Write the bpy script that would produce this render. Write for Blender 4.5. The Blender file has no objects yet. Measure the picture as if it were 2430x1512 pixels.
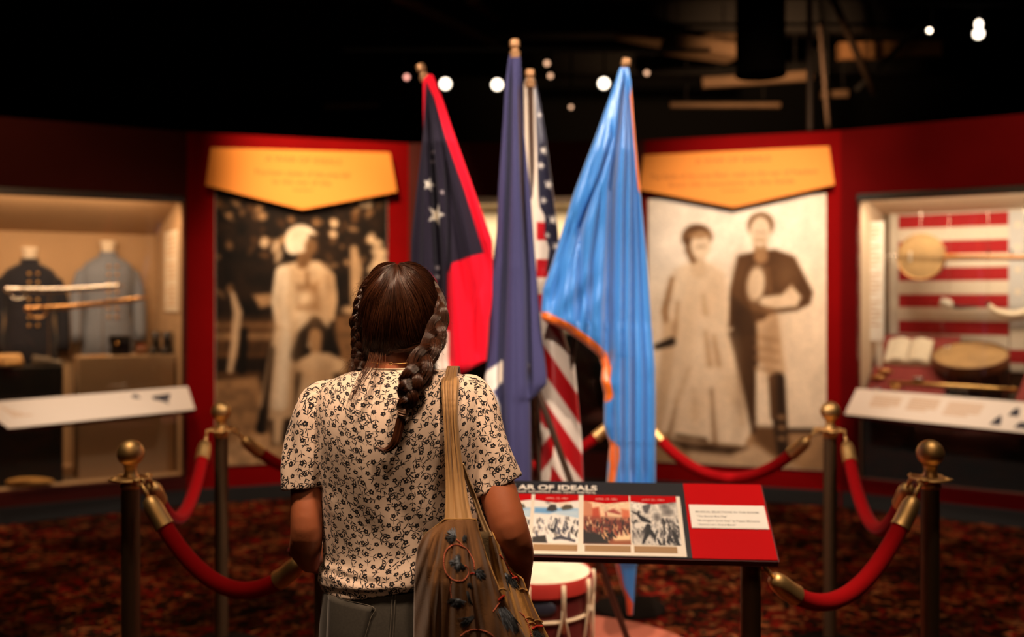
import bpy, math, random
import numpy as np
from mathutils import Vector, Matrix, noise as mnoise

random.seed(7)
RNG = np.random.default_rng(7)
SC = bpy.context.scene
COL = SC.collection
PI = math.pi

# ------------------------------------------------------------------ camera
F, HY, CX, CH = 2362.0, 700.0, 1215.0, 1.5      # focal length in pixels, horizon row, centre column, eye height
cam_data = bpy.data.cameras.new('camera')
cam_data.sensor_width = 36.0
cam_data.lens = 36.0 * F / 2430.0
cam_data.shift_y = -(756.0 - HY) / 2430.0
cam_data.clip_start = 0.05
cam_data.dof.use_dof = True
cam_data.dof.focus_distance = 2.07
cam_data.dof.aperture_fstop = 1.75
cam = bpy.data.objects.new('camera', cam_data)
cam.location = (0, 0, CH)
cam.rotation_euler = (PI / 2, 0, 0)
COL.objects.link(cam)
SC.camera = cam

# ------------------------------------------------------------------ world, lights, exposure
SC.view_settings.view_transform = 'Standard'
SC.view_settings.look = 'None'
SC.view_settings.gamma = 1.0
SC.view_settings.use_curve_mapping = False
SC.view_settings.exposure = 0.0
world = bpy.data.worlds.new('world')
SC.world = world
world.use_nodes = True
world.node_tree.nodes['Background'].inputs[0].default_value = (1.0, 0.6, 0.35, 1)
world.node_tree.nodes['Background'].inputs[1].default_value = 0.004


def spot(name, loc, target, power, angle=45, blend=0.6, color=(1.0, 0.74, 0.46), size=0.05):
    l = bpy.data.lights.new(name, 'SPOT')
    l.energy = power
    l.spot_size = math.radians(angle)
    l.spot_blend = blend
    l.color = color
    l.shadow_soft_size = size
    o = bpy.data.objects.new(name, l)
    o.location = loc
    d = Vector(target) - Vector(loc)
    o.rotation_euler = d.to_track_quat('-Z', 'Y').to_euler()
    COL.objects.link(o)
    return o


def area(name, loc, target, power, sx, sy, color=(1.0, 0.74, 0.46)):
    l = bpy.data.lights.new(name, 'AREA')
    l.shape = 'RECTANGLE'
    l.size, l.size_y = sx, sy
    l.energy = power
    l.color = color
    o = bpy.data.objects.new(name, l)
    o.location = loc
    d = Vector(target) - Vector(loc)
    o.rotation_euler = d.to_track_quat('-Z', 'Y').to_euler()
    COL.objects.link(o)
    return o


WARM = (1.0, 0.56, 0.28)
CREAM = (1.0, 0.77, 0.55)
# track spots, aimed at what the exhibition lights; two added fills among them
spot('spot_sign_left', (-1.5, 5.4, 4.1), (-1.34, 7.4, 2.40), 720, 42, 1.0, (1.0, .70, .42))
spot('spot_sign_right', (1.5, 5.0, 4.1), (1.85, 7.2, 2.3), 270, 46, 1.0, (1.0, .68, .40))
spot('spot_poster_left', (-1.0, 4.4, 4.1), (-1.45, 7.4, 1.25), 460, 34, 0.8, (1, .80, .60))
spot('spot_poster_right', (1.3, 4.2, 4.1), (1.65, 7.3, 1.6), 560, 36, 0.9, (1, .86, .75))
spot('spot_flags_left', (-1.9, 2.3, 4.1), (-0.1, 3.9, 1.8), 520, 40, 0.7, (1.0, .84, .72))
spot('spot_flags_middle', (0.25, 1.95, 4.2), (0.22, 4.0, 1.35), 560, 30, 0.7, (1.0, .84, .72), .03)
spot('spot_flags_right', (2.4, 2.4, 4.1), (0.35, 3.9, 1.6), 560, 40, 0.7, (1.0, .84, .72))
spot('spot_reading_rail', (0.7, 1.9, 3.9), (0.42, 2.75, 0.9), 420, 30, 0.7, (1.0, .78, .58))
spot('spot_visitor', (-0.95, 1.25, 3.9), (-0.28, 2.02, 1.48), 340, 22, 1.0, (1.0, .66, .43), 0.16)
spot('spot_visitor_right', (0.55, 1.25, 3.9), (-0.15, 2.02, 1.48), 340, 22, 1.0, (1.0, .66, .43), 0.16)
spot('spot_carpet_left', (-2.4, 4.2, 4.3), (-2.0, 6.5, 0), 190, 60, 1.0, WARM)
spot('spot_carpet_right', (2.4, 4.2, 4.3), (2.0, 6.5, 0), 190, 60, 1.0, WARM)
spot('spot_wall_left', (-4.3, 4.6, 3.9), (-3.6, 6.3, 2.3), 130, 56, 1.0, WARM)
spot('spot_wall_right', (3.4, 4.0, 4.0), (2.9, 6.6, 2.1), 260, 50, 1.0, (1, .66, .4))
spot('spot_panel_left', (-2.3, 5.0, 4.0), (-2.75, 6.5, 0.9), 330, 26, 1.0, (1, .84, .68))
spot('spot_panel_right', (2.3, 4.8, 4.0), (2.95, 6.4, 0.9), 290, 26, 1.0, (1, .84, .68))
spot('spot_flags_low', (0.85, -0.8, 2.75), (0.24, 4.0, 1.15), 520, 13, 0.8, (1.0, .84, .72))
area('added_soft_fill', (0, -1.6, 4.5), (0, 2.6, 0.8), 26, 2.6, 1.6, (1, .60, .34))  # added unseen fill, stands in for the ambient light of the room
spot('added_uplight_right', (2.6, 8.4, 3.0), (2.6, 11.4, 4.3), 280, 70, 1.0, WARM)  # added uplight, brightens the ceiling structure in place of bounced light
spot('spot_rope_left', (-1.4, 2.6, 3.9), (-1.3, 3.6, 0.7), 130, 44, 0.9, CREAM)
spot('spot_rope_right', (1.6, 2.5, 3.9), (1.5, 3.6, 0.7), 100, 44, 0.9, CREAM)


# ------------------------------------------------------------------ helpers
def P(px, py, d):
    return Vector(((px - CX) * d / F, d, CH - (py - HY) * d / F))


def lin(c):
    a = np.asarray(c, dtype=float) / 255.0
    return np.where(a <= 0.04045, a / 12.92, ((a + 0.055) / 1.055) ** 2.4)


def setprops(o, label=None, cat=None, group=None, kind=None):
    if label: o['label'] = label
    if cat: o['category'] = cat
    if group: o['group'] = group
    if kind: o['kind'] = kind
    return o


def thing(name, loc, label, cat, group=None):
    o = bpy.data.objects.new(name, None)
    o.empty_display_size = 0.05
    o.location = loc
    COL.objects.link(o)
    return setprops(o, label, cat, group)


def root_loc(o):
    v = Vector((0, 0, 0))
    while o is not None:
        v += o.location
        o = o.parent
    return v


STUFFNAMES = {'text_block', 'picture_mark', 'strings', 'fringe', 'loose_wisps', 'hair', 'hair_locks', 'thread_flower', 'thread_leaf', 'chain_stitch_ring',
              'chain_stitch_stem', 'red_stitch_band', 'gathered_cord', 'hanging_wire', 'braid', 'side_braid', 'braid_end'}


class MB:
    """collects shapes in world coordinates"""

    def __init__(self):
        self.v = []
        self.f = []
        self.n = 0

    def add(self, verts, faces):
        verts = np.asarray(verts, dtype=float).reshape(-1, 3)
        self.v.append(verts)
        for f in faces:
            self.f.append(tuple(int(i) + self.n for i in f))
        self.n += len(verts)
        return self

    def box(self, c, s, rz=0.0, m=None):
        x, y, z = s[0] / 2, s[1] / 2, s[2] / 2
        vs = np.array([(i, j, k) for i in (-x, x) for j in (-y, y) for k in (-z, z)])
        if m is not None:
            vs = np.array([list(m @ Vector(p)) for p in vs])
        elif rz:
            ca, sa = math.cos(rz), math.sin(rz)
            vs = np.stack([vs[:, 0] * ca - vs[:, 1] * sa, vs[:, 0] * sa + vs[:, 1] * ca, vs[:, 2]], 1)
        vs = vs + np.array(c)
        return self.add(vs, [(0, 1, 3, 2), (4, 6, 7, 5), (0, 4, 5, 1), (2, 3, 7, 6), (0, 2, 6, 4), (1, 5, 7, 3)])

    def prism(self, pts, off):
        """closed polygon pts (world) pushed along off"""
        n = len(pts)
        a = np.array([list(p) for p in pts])
        b = a + np.array(list(off))
        fs = [tuple(range(n)), tuple(range(2 * n - 1, n - 1, -1))]
        fs += [(i, (i + 1) % n, n + (i + 1) % n, n + i) for i in range(n)]
        return self.add(np.vstack([a, b]), fs)

    def tube(self, path, r, seg=12, caps=True, flat=1.0):
        path = [Vector(p) for p in path]
        n = len(path)
        rs = r if hasattr(r, '__len__') else [r] * n
        T = []
        for i in range(n):
            t = path[min(i + 1, n - 1)] - path[max(i - 1, 0)]
            if t.length < 1e-9: t = Vector((0, 0, 1))
            T.append(t.normalized())
        ref = Vector((0, 1, 0)) if abs(T[0].y) < 0.9 else Vector((1, 0, 0))
        N = (ref - T[0] * ref.dot(T[0])).normalized()
        vs = []
        for i in range(n):
            N = (N - T[i] * N.dot(T[i]))
            N = N.normalized() if N.length > 1e-6 else Vector((1, 0, 0))
            B = T[i].cross(N)
            for k in range(seg):
                a = 2 * PI * k / seg
                vs.append(path[i] + N * (math.cos(a) * rs[i] * flat) + B * (math.sin(a) * rs[i]))
        fs = []
        for i in range(n - 1):
            for k in range(seg):
                k2 = (k + 1) % seg
                fs.append((i * seg + k, i * seg + k2, (i + 1) * seg + k2, (i + 1) * seg + k))
        if caps:
            fs.append(tuple(range(seg - 1, -1, -1)))
            fs.append(tuple((n - 1) * seg + k for k in range(seg)))
        return self.add([list(v) for v in vs], fs)

    def lathe(self, prof, c=(0, 0, 0), seg=24, axis=(0, 0, 1)):
        q = Vector((0, 0, 1)).rotation_difference(Vector(axis).normalized())
        vs = []
        for r, z in prof:
            for k in range(seg):
                a = 2 * PI * k / seg
                vs.append(q @ Vector((r * math.cos(a), r * math.sin(a), z)) + Vector(c))
        n = len(prof)
        fs = []
        for i in range(n - 1):
            for k in range(seg):
                k2 = (k + 1) % seg
                fs.append((i * seg + k, i * seg + k2, (i + 1) * seg + k2, (i + 1) * seg + k))
        fs.append(tuple(range(seg - 1, -1, -1)))
        fs.append(tuple((n - 1) * seg + k for k in range(seg)))
        return self.add([list(v) for v in vs], fs)

    def ell(self, c, r, seg=20, rings=12, m=None):
        if not hasattr(r, '__len__'): r = (r, r, r)
        vs = []
        for i in range(1, rings):
            t = PI * i / rings
            for k in range(seg):
                a = 2 * PI * k / seg
                p = Vector((r[0] * math.sin(t) * math.cos(a), r[1] * math.sin(t) * math.sin(a), r[2] * math.cos(t)))
                vs.append(m @ p if m is not None else p)
        top, bot = Vector((0, 0, r[2])), Vector((0, 0, -r[2]))
        vs += [m @ top, m @ bot] if m is not None else [top, bot]
        nn = len(vs)
        fs = []
        for i in range(rings - 2):
            for k in range(seg):
                k2 = (k + 1) % seg
                fs.append((i * seg + k, (i + 1) * seg + k, (i + 1) * seg + k2, i * seg + k2))
        for k in range(seg):
            fs.append((nn - 2, k, (k + 1) % seg))
            fs.append((nn - 1, (rings - 2) * seg + (k + 1) % seg, (rings - 2) * seg + k))
        c = Vector(c)
        return self.add([list(v + c) for v in vs], fs)

    def torus(self, c, R, r, axis=(0, 0, 1), seg=24, s2=8):
        q = Vector((0, 0, 1)).rotation_difference(Vector(axis).normalized())
        vs = []
        for i in range(seg):
            a = 2 * PI * i / seg
            for k in range(s2):
                b = 2 * PI * k / s2
                p = Vector(((R + r * math.cos(b)) * math.cos(a), (R + r * math.cos(b)) * math.sin(a), r * math.sin(b)))
                vs.append(q @ p + Vector(c))
        fs = [(i * s2 + k, ((i + 1) % seg) * s2 + k, ((i + 1) % seg) * s2 + (k + 1) % s2, i * s2 + (k + 1) % s2)
              for i in range(seg) for k in range(s2)]
        return self.add([list(v) for v in vs], fs)

    def build(self, name, m=None, parent=None, smooth=False, bevel=0.0, uv=None, solid=0.0, autosm=None):
        V = np.vstack(self.v)
        me = bpy.data.meshes.new(name)
        if parent is not None:
            base = np.array(list(root_loc(parent)))
        else:
            base = np.array([(V[:, 0].min() + V[:, 0].max()) / 2, (V[:, 1].min() + V[:, 1].max()) / 2, V[:, 2].min()])
        me.from_pydata((V - base).tolist(), [], self.f)
        me.update()
        o = bpy.data.objects.new(name, me)
        COL.objects.link(o)
        if parent is not None: o.parent = parent
        else: o.location = base
        if m is not None: me.materials.append(m)
        if uv is not None:
            set_uv(me, uv)
        if smooth:
            me.shade_smooth()
            if autosm:
                mo = o.modifiers.new('es', 'EDGE_SPLIT'); mo.split_angle = math.radians(autosm)
        if solid:
            mo = o.modifiers.new('solid', 'SOLIDIFY'); mo.thickness = solid; mo.offset = 0
        if name in STUFFNAMES: o['kind'] = 'stuff'
        if bevel:
            mo = o.modifiers.new('bevel', 'BEVEL'); mo.width = bevel; mo.segments = 2; mo.limit_method = 'ANGLE'
        return o


def set_uv(me, uv):
    lay = me.uv_layers.new(name='UVMap')
    li = np.zeros(len(me.loops), dtype=np.int32)
    me.loops.foreach_get('vertex_index', li)
    lay.data.foreach_set('uv', np.asarray(uv, dtype=np.float32)[li].ravel())


def set_col(me, col):
    """col: linear rgb per vertex"""
    at = me.color_attributes.new(name='Col', type='FLOAT_COLOR', domain='POINT')
    c = np.ones((len(me.vertices), 4), dtype=np.float32)
    c[:, :3] = col
    at.data.foreach_set('color', c.ravel())


def grid_faces(nr, nc, closed=False):
    fs = []
    for i in range(nr - 1):
        for j in range(nc if closed else nc - 1):
            j2 = (j + 1) % nc
            fs.append((i * nc + j, i * nc + j2, (i + 1) * nc + j2, (i + 1) * nc + j))
    return fs


# ------------------------------------------------------------------ materials
MATS = {}


def mat(name, color=(0.5, 0.5, 0.5), rough=0.6, metal=0.0, sheen=0.0, coat=0.0, spec=0.5, var=0.0, vscale=20.0,
        bump=0.0, bscale=80.0, emit=0.0, ecol=None, attr=None, image=None, aniso_noise=None, trans=0.0, subs=0.0, island=0.0):
    if name in MATS: return MATS[name]
    m = bpy.data.materials.new(name)
    m.use_nodes = True
    nt = m.node_tree
    b = nt.nodes['Principled BSDF']
    I = b.inputs
    c = tuple(color[:3]) + (1.0,)
    I['Base Color'].default_value = c
    I['Roughness'].default_value = rough
    I['Metallic'].default_value = metal
    I['Specular IOR Level'].default_value = spec
    I['Sheen Weight'].default_value = sheen
    I['Coat Weight'].default_value = coat
    if sheen: I['Sheen Roughness'].default_value = 0.4
    if subs:
        I['Subsurface Weight'].default_value = subs
        I['Subsurface Radius'].default_value = (0.02, 0.006, 0.003)
        I['Subsurface Scale'].default_value = 0.5
    if emit:
        I['Emission Color'].default_value = tuple((ecol or color)[:3]) + (1,)
        I['Emission Strength'].default_value = emit
    tc = nt.nodes.new('ShaderNodeTexCoord')
    src = None
    if attr:
        a = nt.nodes.new('ShaderNodeAttribute'); a.attribute_name = attr
        src = a.outputs['Color']
    if image is not None:
        im = nt.nodes.new('ShaderNodeTexImage'); im.image = image
        nt.links.new(tc.outputs['UV'], im.inputs['Vector'])
        src = im.outputs['Color']
    if var > 0 or island > 0:
        mx = nt.nodes.new('ShaderNodeMix'); mx.data_type = 'RGBA'; mx.blend_type = 'MULTIPLY'
        mx.inputs['Factor'].default_value = 1.0
        if src is not None: nt.links.new(src, mx.inputs[6])
        else: mx.inputs[6].default_value = c
        mr = nt.nodes.new('ShaderNodeMapRange')
        if island > 0:
            g = nt.nodes.new('ShaderNodeNewGeometry')
            nt.links.new(g.outputs['Random Per Island'], mr.inputs['Value'])
            mr.inputs['From Min'].default_value = 0; mr.inputs['From Max'].default_value = 1
            mr.inputs['To Min'].default_value = 1 - island; mr.inputs['To Max'].default_value = 1 + island
        else:
            nz = nt.nodes.new('ShaderNodeTexNoise'); nz.inputs['Scale'].default_value = vscale
            nz.inputs['Detail'].default_value = 5
            nt.links.new(tc.outputs['Object'], nz.inputs['Vector'])
            nt.links.new(nz.outputs['Fac'], mr.inputs['Value'])
            mr.inputs['From Min'].default_value = 0.3; mr.inputs['From Max'].default_value = 0.7
            mr.inputs['To Min'].default_value = 1 - var; mr.inputs['To Max'].default_value = 1 + var * 0.5
        nt.links.new(mr.outputs[0], mx.inputs[7])
        src = mx.outputs[2]
    if src is not None: nt.links.new(src, I['Base Color'])
    if bump > 0:
        nz = nt.nodes.new('ShaderNodeTexNoise'); nz.inputs['Scale'].default_value = bscale
        nz.inputs['Detail'].default_value = 4
        nt.links.new(tc.outputs['Object'], nz.inputs['Vector'])
        bp = nt.nodes.new('ShaderNodeBump'); bp.inputs['Strength'].default_value = bump
        bp.inputs['Distance'].default_value = 0.01
        nt.links.new(nz.outputs['Fac'], bp.inputs['Height'])
        nt.links.new(bp.outputs['Normal'], I['Normal'])
    MATS[name] = m
    return m


def glass_mat():
    m = bpy.data.materials.new('case_glass')
    m.use_nodes = True
    nt = m.node_tree
    nt.nodes.clear()
    out = nt.nodes.new('ShaderNodeOutputMaterial')
    tr = nt.nodes.new('ShaderNodeBsdfTransparent'); tr.inputs[0].default_value = (.96, .97, .96, 1)
    gl = nt.nodes.new('ShaderNodeBsdfGlossy'); gl.inputs['Roughness'].default_value = 0.02
    fr = nt.nodes.new('ShaderNodeFresnel'); fr.inputs[0].default_value = 1.45
    mx = nt.nodes.new('ShaderNodeMixShader')
    nt.links.new(fr.outputs[0], mx.inputs[0]); nt.links.new(tr.outputs[0], mx.inputs[1]); nt.links.new(gl.outputs[0], mx.inputs[2])
    nt.links.new(mx.outputs[0], out.inputs[0])
    return m


GLASS = glass_mat()

# ------------------------------------------------------------------ painter for flat prints (numpy, no files)


class Paint:
    def __init__(self, x0, y0, x1, y1, w, h, base):
        self.w, self.h = w, h
        self.X, self.Y = np.meshgrid(np.linspace(x0, x1, w), np.linspace(y0, y1, h))
        self.img = np.ones((h, w, 3)) * np.array(base, dtype=float)

    def mix(self, a, col):
        a = np.clip(a, 0, 1)[..., None]
        self.img = self.img * (1 - a) + np.array(col, dtype=float) * a

    def ell(self, cx, cy, rx, ry, col, soft=4, rot=0, al=1):
        ca, sa = math.cos(rot), math.sin(rot)
        dx, dy = self.X - cx, self.Y - cy
        u, v = (dx * ca + dy * sa) / rx, (-dx * sa + dy * ca) / ry
        d = (np.sqrt(u * u + v * v) - 1) * min(rx, ry)
        self.mix(al * (0.5 - d / (2 * soft)), col)

    def cap(self, pts, rs, col, soft=4, al=1):
        best = np.full(self.X.shape, 1e9)
        if not hasattr(rs, '__len__'): rs = [rs] * len(pts)
        for (ax, ay), (bx, by), ra, rb in zip(pts[:-1], pts[1:], rs[:-1], rs[1:]):
            dx, dy = bx - ax, by - ay
            t = np.clip(((self.X - ax) * dx + (self.Y - ay) * dy) / (dx * dx + dy * dy + 1e-9), 0, 1)
            d = np.hypot(self.X - ax - t * dx, self.Y - ay - t * dy) - (ra + (rb - ra) * t)
            best = np.minimum(best, d)
        self.mix(al * (0.5 - best / (2 * soft)), col)

    def poly(self, pts, col, soft=4, al=1):
        self.mix(al * (0.5 - poly_sdf(self.X, self.Y, pts) / (2 * soft)), col)

    def noise(self, amp, sc, seed=0, ax=1.0):
        r = np.random.default_rng(seed)
        n = smooth_noise(self.h, self.w, sc, r, ax)
        self.img = np.clip(self.img * (1 + amp * n[..., None]), 0, 255)

    def image(self, name):
        im = bpy.data.images.new(name, self.w, self.h)
        px = np.ones((self.h, self.w, 4), dtype=np.float32)
        px[..., :3] = np.clip(self.img[::-1] / 255.0, 0, 1)
        im.pixels.foreach_set(px.ravel())
        im.update()
        im.pack()
        return im


def smooth_noise(h, w, sc, r, ax=1.0):
    gh, gw = int(h / sc) + 3, int(w / (sc * ax)) + 3
    g = r.uniform(-1, 1, (gh, gw))
    y = np.linspace(0, gh - 1.001, h); x = np.linspace(0, gw - 1.001, w)
    yi, xi = y.astype(int), x.astype(int)
    fy, fx = (y - yi)[:, None], (x - xi)[None]
    fy, fx = fy * fy * (3 - 2 * fy), fx * fx * (3 - 2 * fx)
    yi2, xi2 = np.minimum(yi + 1, gh - 1), np.minimum(xi + 1, gw - 1)
    return (g[yi][:, xi] * (1 - fy) * (1 - fx) + g[yi2][:, xi] * fy * (1 - fx) +
            g[yi][:, xi2] * (1 - fy) * fx + g[yi2][:, xi2] * fy * fx)


def poly_sdf(X, Y, pts):
    d = np.full(X.shape, 1e18)
    s = np.ones(X.shape)
    n = len(pts)
    for i in range(n):
        ax, ay = pts[i]; bx, by = pts[i - 1]
        ex, ey = bx - ax, by - ay
        wx, wy = X - ax, Y - ay
        t = np.clip((wx * ex + wy * ey) / (ex * ex + ey * ey + 1e-12), 0, 1)
        qx, qy = wx - ex * t, wy - ey * t
        d = np.minimum(d, qx * qx + qy * qy)
        c1, c2, c3 = Y >= ay, Y < by, ex * wy > ey * wx
        flip = (c1 & c2 & c3) | (~c1 & ~c2 & ~c3)
        s = np.where(flip, -s, s)
    return s * np.sqrt(d)


def text_obj(name, body, m, parent, origin, ux, uy, height, width=None, align='LEFT', bold=0.0, lift=0.002, extr=0.0004):
    """flat lettering lying in the plane (ux, uy); origin is the baseline start (or centre)"""
    cu = bpy.data.curves.new(name, 'FONT')
    cu.body = body
    cu.align_x = align
    cu.size = 1.0
    cu.offset = bold
    cu.extrude = 0.0
    tmp = bpy.data.objects.new('tmp_text', cu)
    COL.objects.link(tmp)
    dg = bpy.context.evaluated_depsgraph_get()
    me = bpy.data.meshes.new_from_object(tmp.evaluated_get(dg))
    bpy.data.objects.remove(tmp)
    n = len(me.vertices)
    co = np.zeros(n * 3); me.vertices.foreach_get('co', co); co = co.reshape(-1, 3)
    s = height / 0.72
    sx = s
    if width is not None:
        sx = width / max(1e-6, co[:, 0].max() - co[:, 0].min())
    ux, uy = Vector(ux).normalized(), Vector(uy).normalized()
    nz = ux.cross(uy)
    base = np.array(list(Vector(origin) + nz * lift)) - np.array(list(root_loc(parent)))
    W = base + np.outer(co[:, 0] * sx, list(ux)) + np.outer(co[:, 1] * s, list(uy))
    me.vertices.foreach_set('co', W.ravel())
    me.update()
    me.name = name
    me.materials.clear(); me.materials.append(m)
    o = bpy.data.objects.new(name, me)
    COL.objects.link(o)
    o.parent = parent
    o['kind'] = 'stuff'
    if extr:
        mo = o.modifiers.new('solid', 'SOLIDIFY'); mo.thickness = extr
    return o


def catmull(pts, n):
    pts = [np.array(p, dtype=float) for p in pts]
    P_ = [2 * pts[0] - pts[1]] + pts + [2 * pts[-1] - pts[-2]]
    m = len(pts) - 1
    out = []
    for k in range(n):
        t = k / (n - 1) * m
        i = min(int(t), m - 1)
        u = t - i
        a, b, c, d = P_[i], P_[i + 1], P_[i + 2], P_[i + 3]
        out.append(0.5 * ((2 * b) + (-a + c) * u + (2 * a - 5 * b + 4 * c - d) * u * u + (-a + 3 * b - 3 * c + d) * u ** 3))
    return np.array(out)
# ------------------------------------------------------------------ room shell
RED = mat('red_wall_paint', (0.21, 0.001, 0.0015), 0.75, spec=.05, var=0.12, vscale=3, bump=0.04, bscale=120)
DARKRED = mat('maroon_wall_paint', (0.070, 0.008, 0.005), 0.7, spec=.15, var=0.1, vscale=3)
BLACK = mat('black_paint', (0.006, 0.0055, 0.005), 0.8)
NEARBLK = mat('black_kick_board', (0.008, 0.007, 0.006), 0.6)
TAN = mat('tan_case_lining', (0.46, 0.30, 0.17), 0.8, var=0.06, vscale=4)
CREAMP = mat('cream_panel', (0.75, 0.66, 0.54), 0.7)
STEEL = mat('brushed_steel', (0.75, 0.68, 0.6), 0.25, metal=1.0)


def carpet_mat():
    m = bpy.data.materials.new('patterned_carpet')
    m.use_nodes = True
    nt = m.node_tree
    b = nt.nodes['Principled BSDF']
    b.inputs['Roughness'].default_value = 0.95
    b.inputs['Specular IOR Level'].default_value = 0.02
    tc = nt.nodes.new('ShaderNodeTexCoord')
    vo = nt.nodes.new('ShaderNodeTexVoronoi'); vo.inputs['Scale'].default_value = 34.0
    wn = nt.nodes.new('ShaderNodeTexNoise'); wn.inputs['Scale'].default_value = 9; wn.inputs['Detail'].default_value = 4
    mxv = nt.nodes.new('ShaderNodeMix'); mxv.data_type = 'VECTOR'; mxv.inputs['Factor'].default_value = 0.22
    nt.links.new(tc.outputs['Object'], wn.inputs['Vector'])
    nt.links.new(tc.outputs['Object'], mxv.inputs[4]); nt.links.new(wn.outputs['Color'], mxv.inputs[5])
    nt.links.new(mxv.outputs[1], vo.inputs['Vector'])
    cr = nt.nodes.new('ShaderNodeValToRGB')
    cr.color_ramp.interpolation = 'CONSTANT'
    e = cr.color_ramp.elements
    cols = [(0, (.022, .009, .006)), (.22, (.20, .012, .010)), (.40, (.040, .022, .010)), (.55, (.26, .11, .045)),
            (.66, (.016, .014, .010)), (.80, (.15, .028, .012)), (.92, (.34, .19, .09))]
    e[0].position, e[0].color = 0, cols[0][1] + (1,)
    e[1].position, e[1].color = cols[1][0], cols[1][1] + (1,)
    for p, c in cols[2:]:
        k = e.new(p); k.color = c + (1,)
    sep = nt.nodes.new('ShaderNodeSeparateColor')
    nt.links.new(vo.outputs['Color'], sep.inputs[0])
    nt.links.new(sep.outputs[0], cr.inputs[0])
    n2 = nt.nodes.new('ShaderNodeTexNoise'); n2.inputs['Scale'].default_value = 2.2; n2.inputs['Detail'].default_value = 2
    nt.links.new(tc.outputs['Object'], n2.inputs['Vector'])
    cr2 = nt.nodes.new('ShaderNodeValToRGB')
    cr2.color_ramp.elements[0].position = .38; cr2.color_ramp.elements[0].color = (.20, .13, .09, 1)
    cr2.color_ramp.elements[1].position = .62; cr2.color_ramp.elements[1].color = (.95, .58, .40, 1)
    nt.links.new(n2.outputs['Fac'], cr2.inputs[0])
    mu = nt.nodes.new('ShaderNodeMix'); mu.data_type = 'RGBA'; mu.blend_type = 'MULTIPLY'; mu.inputs['Factor'].default_value = 1
    nt.links.new(cr.outputs[0], mu.inputs[6]); nt.links.new(cr2.outputs[0], mu.inputs[7])
    nt.links.new(mu.outputs[2], b.inputs['Base Color'])
    nb = nt.nodes.new('ShaderNodeTexNoise'); nb.inputs['Scale'].default_value = 300
    bp = nt.nodes.new('ShaderNodeBump'); bp.inputs['Strength'].default_value = 0.4; bp.inputs['Distance'].default_value = 0.004
    nt.links.new(tc.outputs['Object'], nb.inputs['Vector']); nt.links.new(nb.outputs['Fac'], bp.inputs['Height'])
    nt.links.new(bp.outputs['Normal'], b.inputs['Normal'])
    return m


XW, Y0, Y1, ZC = 7.0, -4.0, 15.0, 4.75


def struct(o):
    o['kind'] = 'structure'
    return o


struct(MB().box((0, (Y0 + Y1) / 2, -0.05), (2 * XW, Y1 - Y0, 0.1)).build('floor', carpet_mat()))
CEIL = mat('dark_ceiling_deck', (0.030, 0.018, 0.010), 0.9, var=0.5, vscale=0.9)
struct(MB().box((0, (Y0 + Y1) / 2, ZC + 0.05), (2 * XW, Y1 - Y0, 0.1)).build('ceiling', CEIL))
struct(MB().box((-XW - .05, (Y0 + Y1) / 2, ZC / 2), (0.1, Y1 - Y0, ZC)).build('wall_far_left', BLACK))
struct(MB().box((XW + .05, (Y0 + Y1) / 2, ZC / 2), (0.1, Y1 - Y0, ZC)).build('wall_far_right', BLACK))
struct(MB().box((0, Y1 + .05, ZC / 2), (2 * XW, 0.1, ZC)).build('wall_far_back', BLACK))
struct(MB().box((0, Y0 - .05, ZC / 2), (2 * XW, 0.1, ZC)).build('wall_front', BLACK))

# exhibition walls: corner points on the floor
A0 = Vector((-4.46, 5.84, 0)); C1 = Vector((-2.32, 7.105, 0)); C2 = Vector((-0.793, 7.65, 0))
C3 = Vector((1.0, 7.5, 0)); C4 = Vector((2.328, 7.05, 0)); C5 = Vector((4.37, 5.67, 0))
ZT = 2.665


class Frame:
    """u along the wall, n out into the room (towards the camera), z up"""

    def __init__(self, a, b):
        self.a = a.copy(); self.u = (b - a).normalized(); self.L = (b - a).length
        self.n = Vector((self.u.y, -self.u.x, 0))
        self.rz = math.atan2(self.u.y, self.u.x)

    def pt(self, u, n, z):
        p = self.a + self.u * u + self.n * n
        return Vector((p.x, p.y, z))

    def box(self, mb, u0, u1, n0, n1, z0, z1):
        return mb.box(self.pt((u0 + u1) / 2, (n0 + n1) / 2, (z0 + z1) / 2), (abs(u1 - u0), abs(n1 - n0), abs(z1 - z0)), rz=self.rz)

    def hit(self, px, py, n=0.0):
        """point where the view ray through (px, py) meets the wall plane pushed out by n"""
        r = Vector(((px - CX) / F, 1.0, -(py - HY) / F))
        o = Vector((0, 0, CH))
        p0 = self.pt(0, n, 0)
        t = (p0 - o).dot(self.n) / r.dot(self.n)
        return o + r * t

    def uz(self, px, py, n=0.0):
        p = self.hit(px, py, n)
        return (p - self.a).dot(self.u), p.z


WL, WPL, WC, WPR, WR = Frame(A0, C1), Frame(C1, C2), Frame(C2, C3), Frame(C3, C4), Frame(C4, C5)
T = 0.12
uL0, uL1 = 0.35, WL.uz(440, 700)[0]
mb = MB(); WL.box(mb, 0, uL0, -T, 0, 0, ZT); WL.box(mb, uL1, WL.L, -T, 0, 0, ZT)
WL.box(mb, uL0, uL1, -T, 0, 2.21, ZT); WL.box(mb, uL0, uL1, -T, 0, 0, 0.2)
struct(mb.build('wall_left', DARKRED))
mb = MB(); WPL.box(mb, 0, WPL.L, -T, 0, 0, ZT); struct(mb.build('wall_back_left', RED))
uC0, uC1 = 0.06, WC.L - 0.06
mb = MB(); WC.box(mb, 0, uC0, -T, 0, 0, ZT); WC.box(mb, uC1, WC.L, -T, 0, 0, ZT)
WC.box(mb, uC0, uC1, -T, 0, 2.25, ZT); WC.box(mb, uC0, uC1, -T, 0, 0, 0.3)
struct(mb.build('wall_back', DARKRED))
mb = MB(); WPR.box(mb, 0, WPR.L, -T, 0, 0, ZT); struct(mb.build('wall_back_right', RED))
uR0, uR1 = WR.uz(2031, 700)[0], WR.L - 0.35
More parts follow.
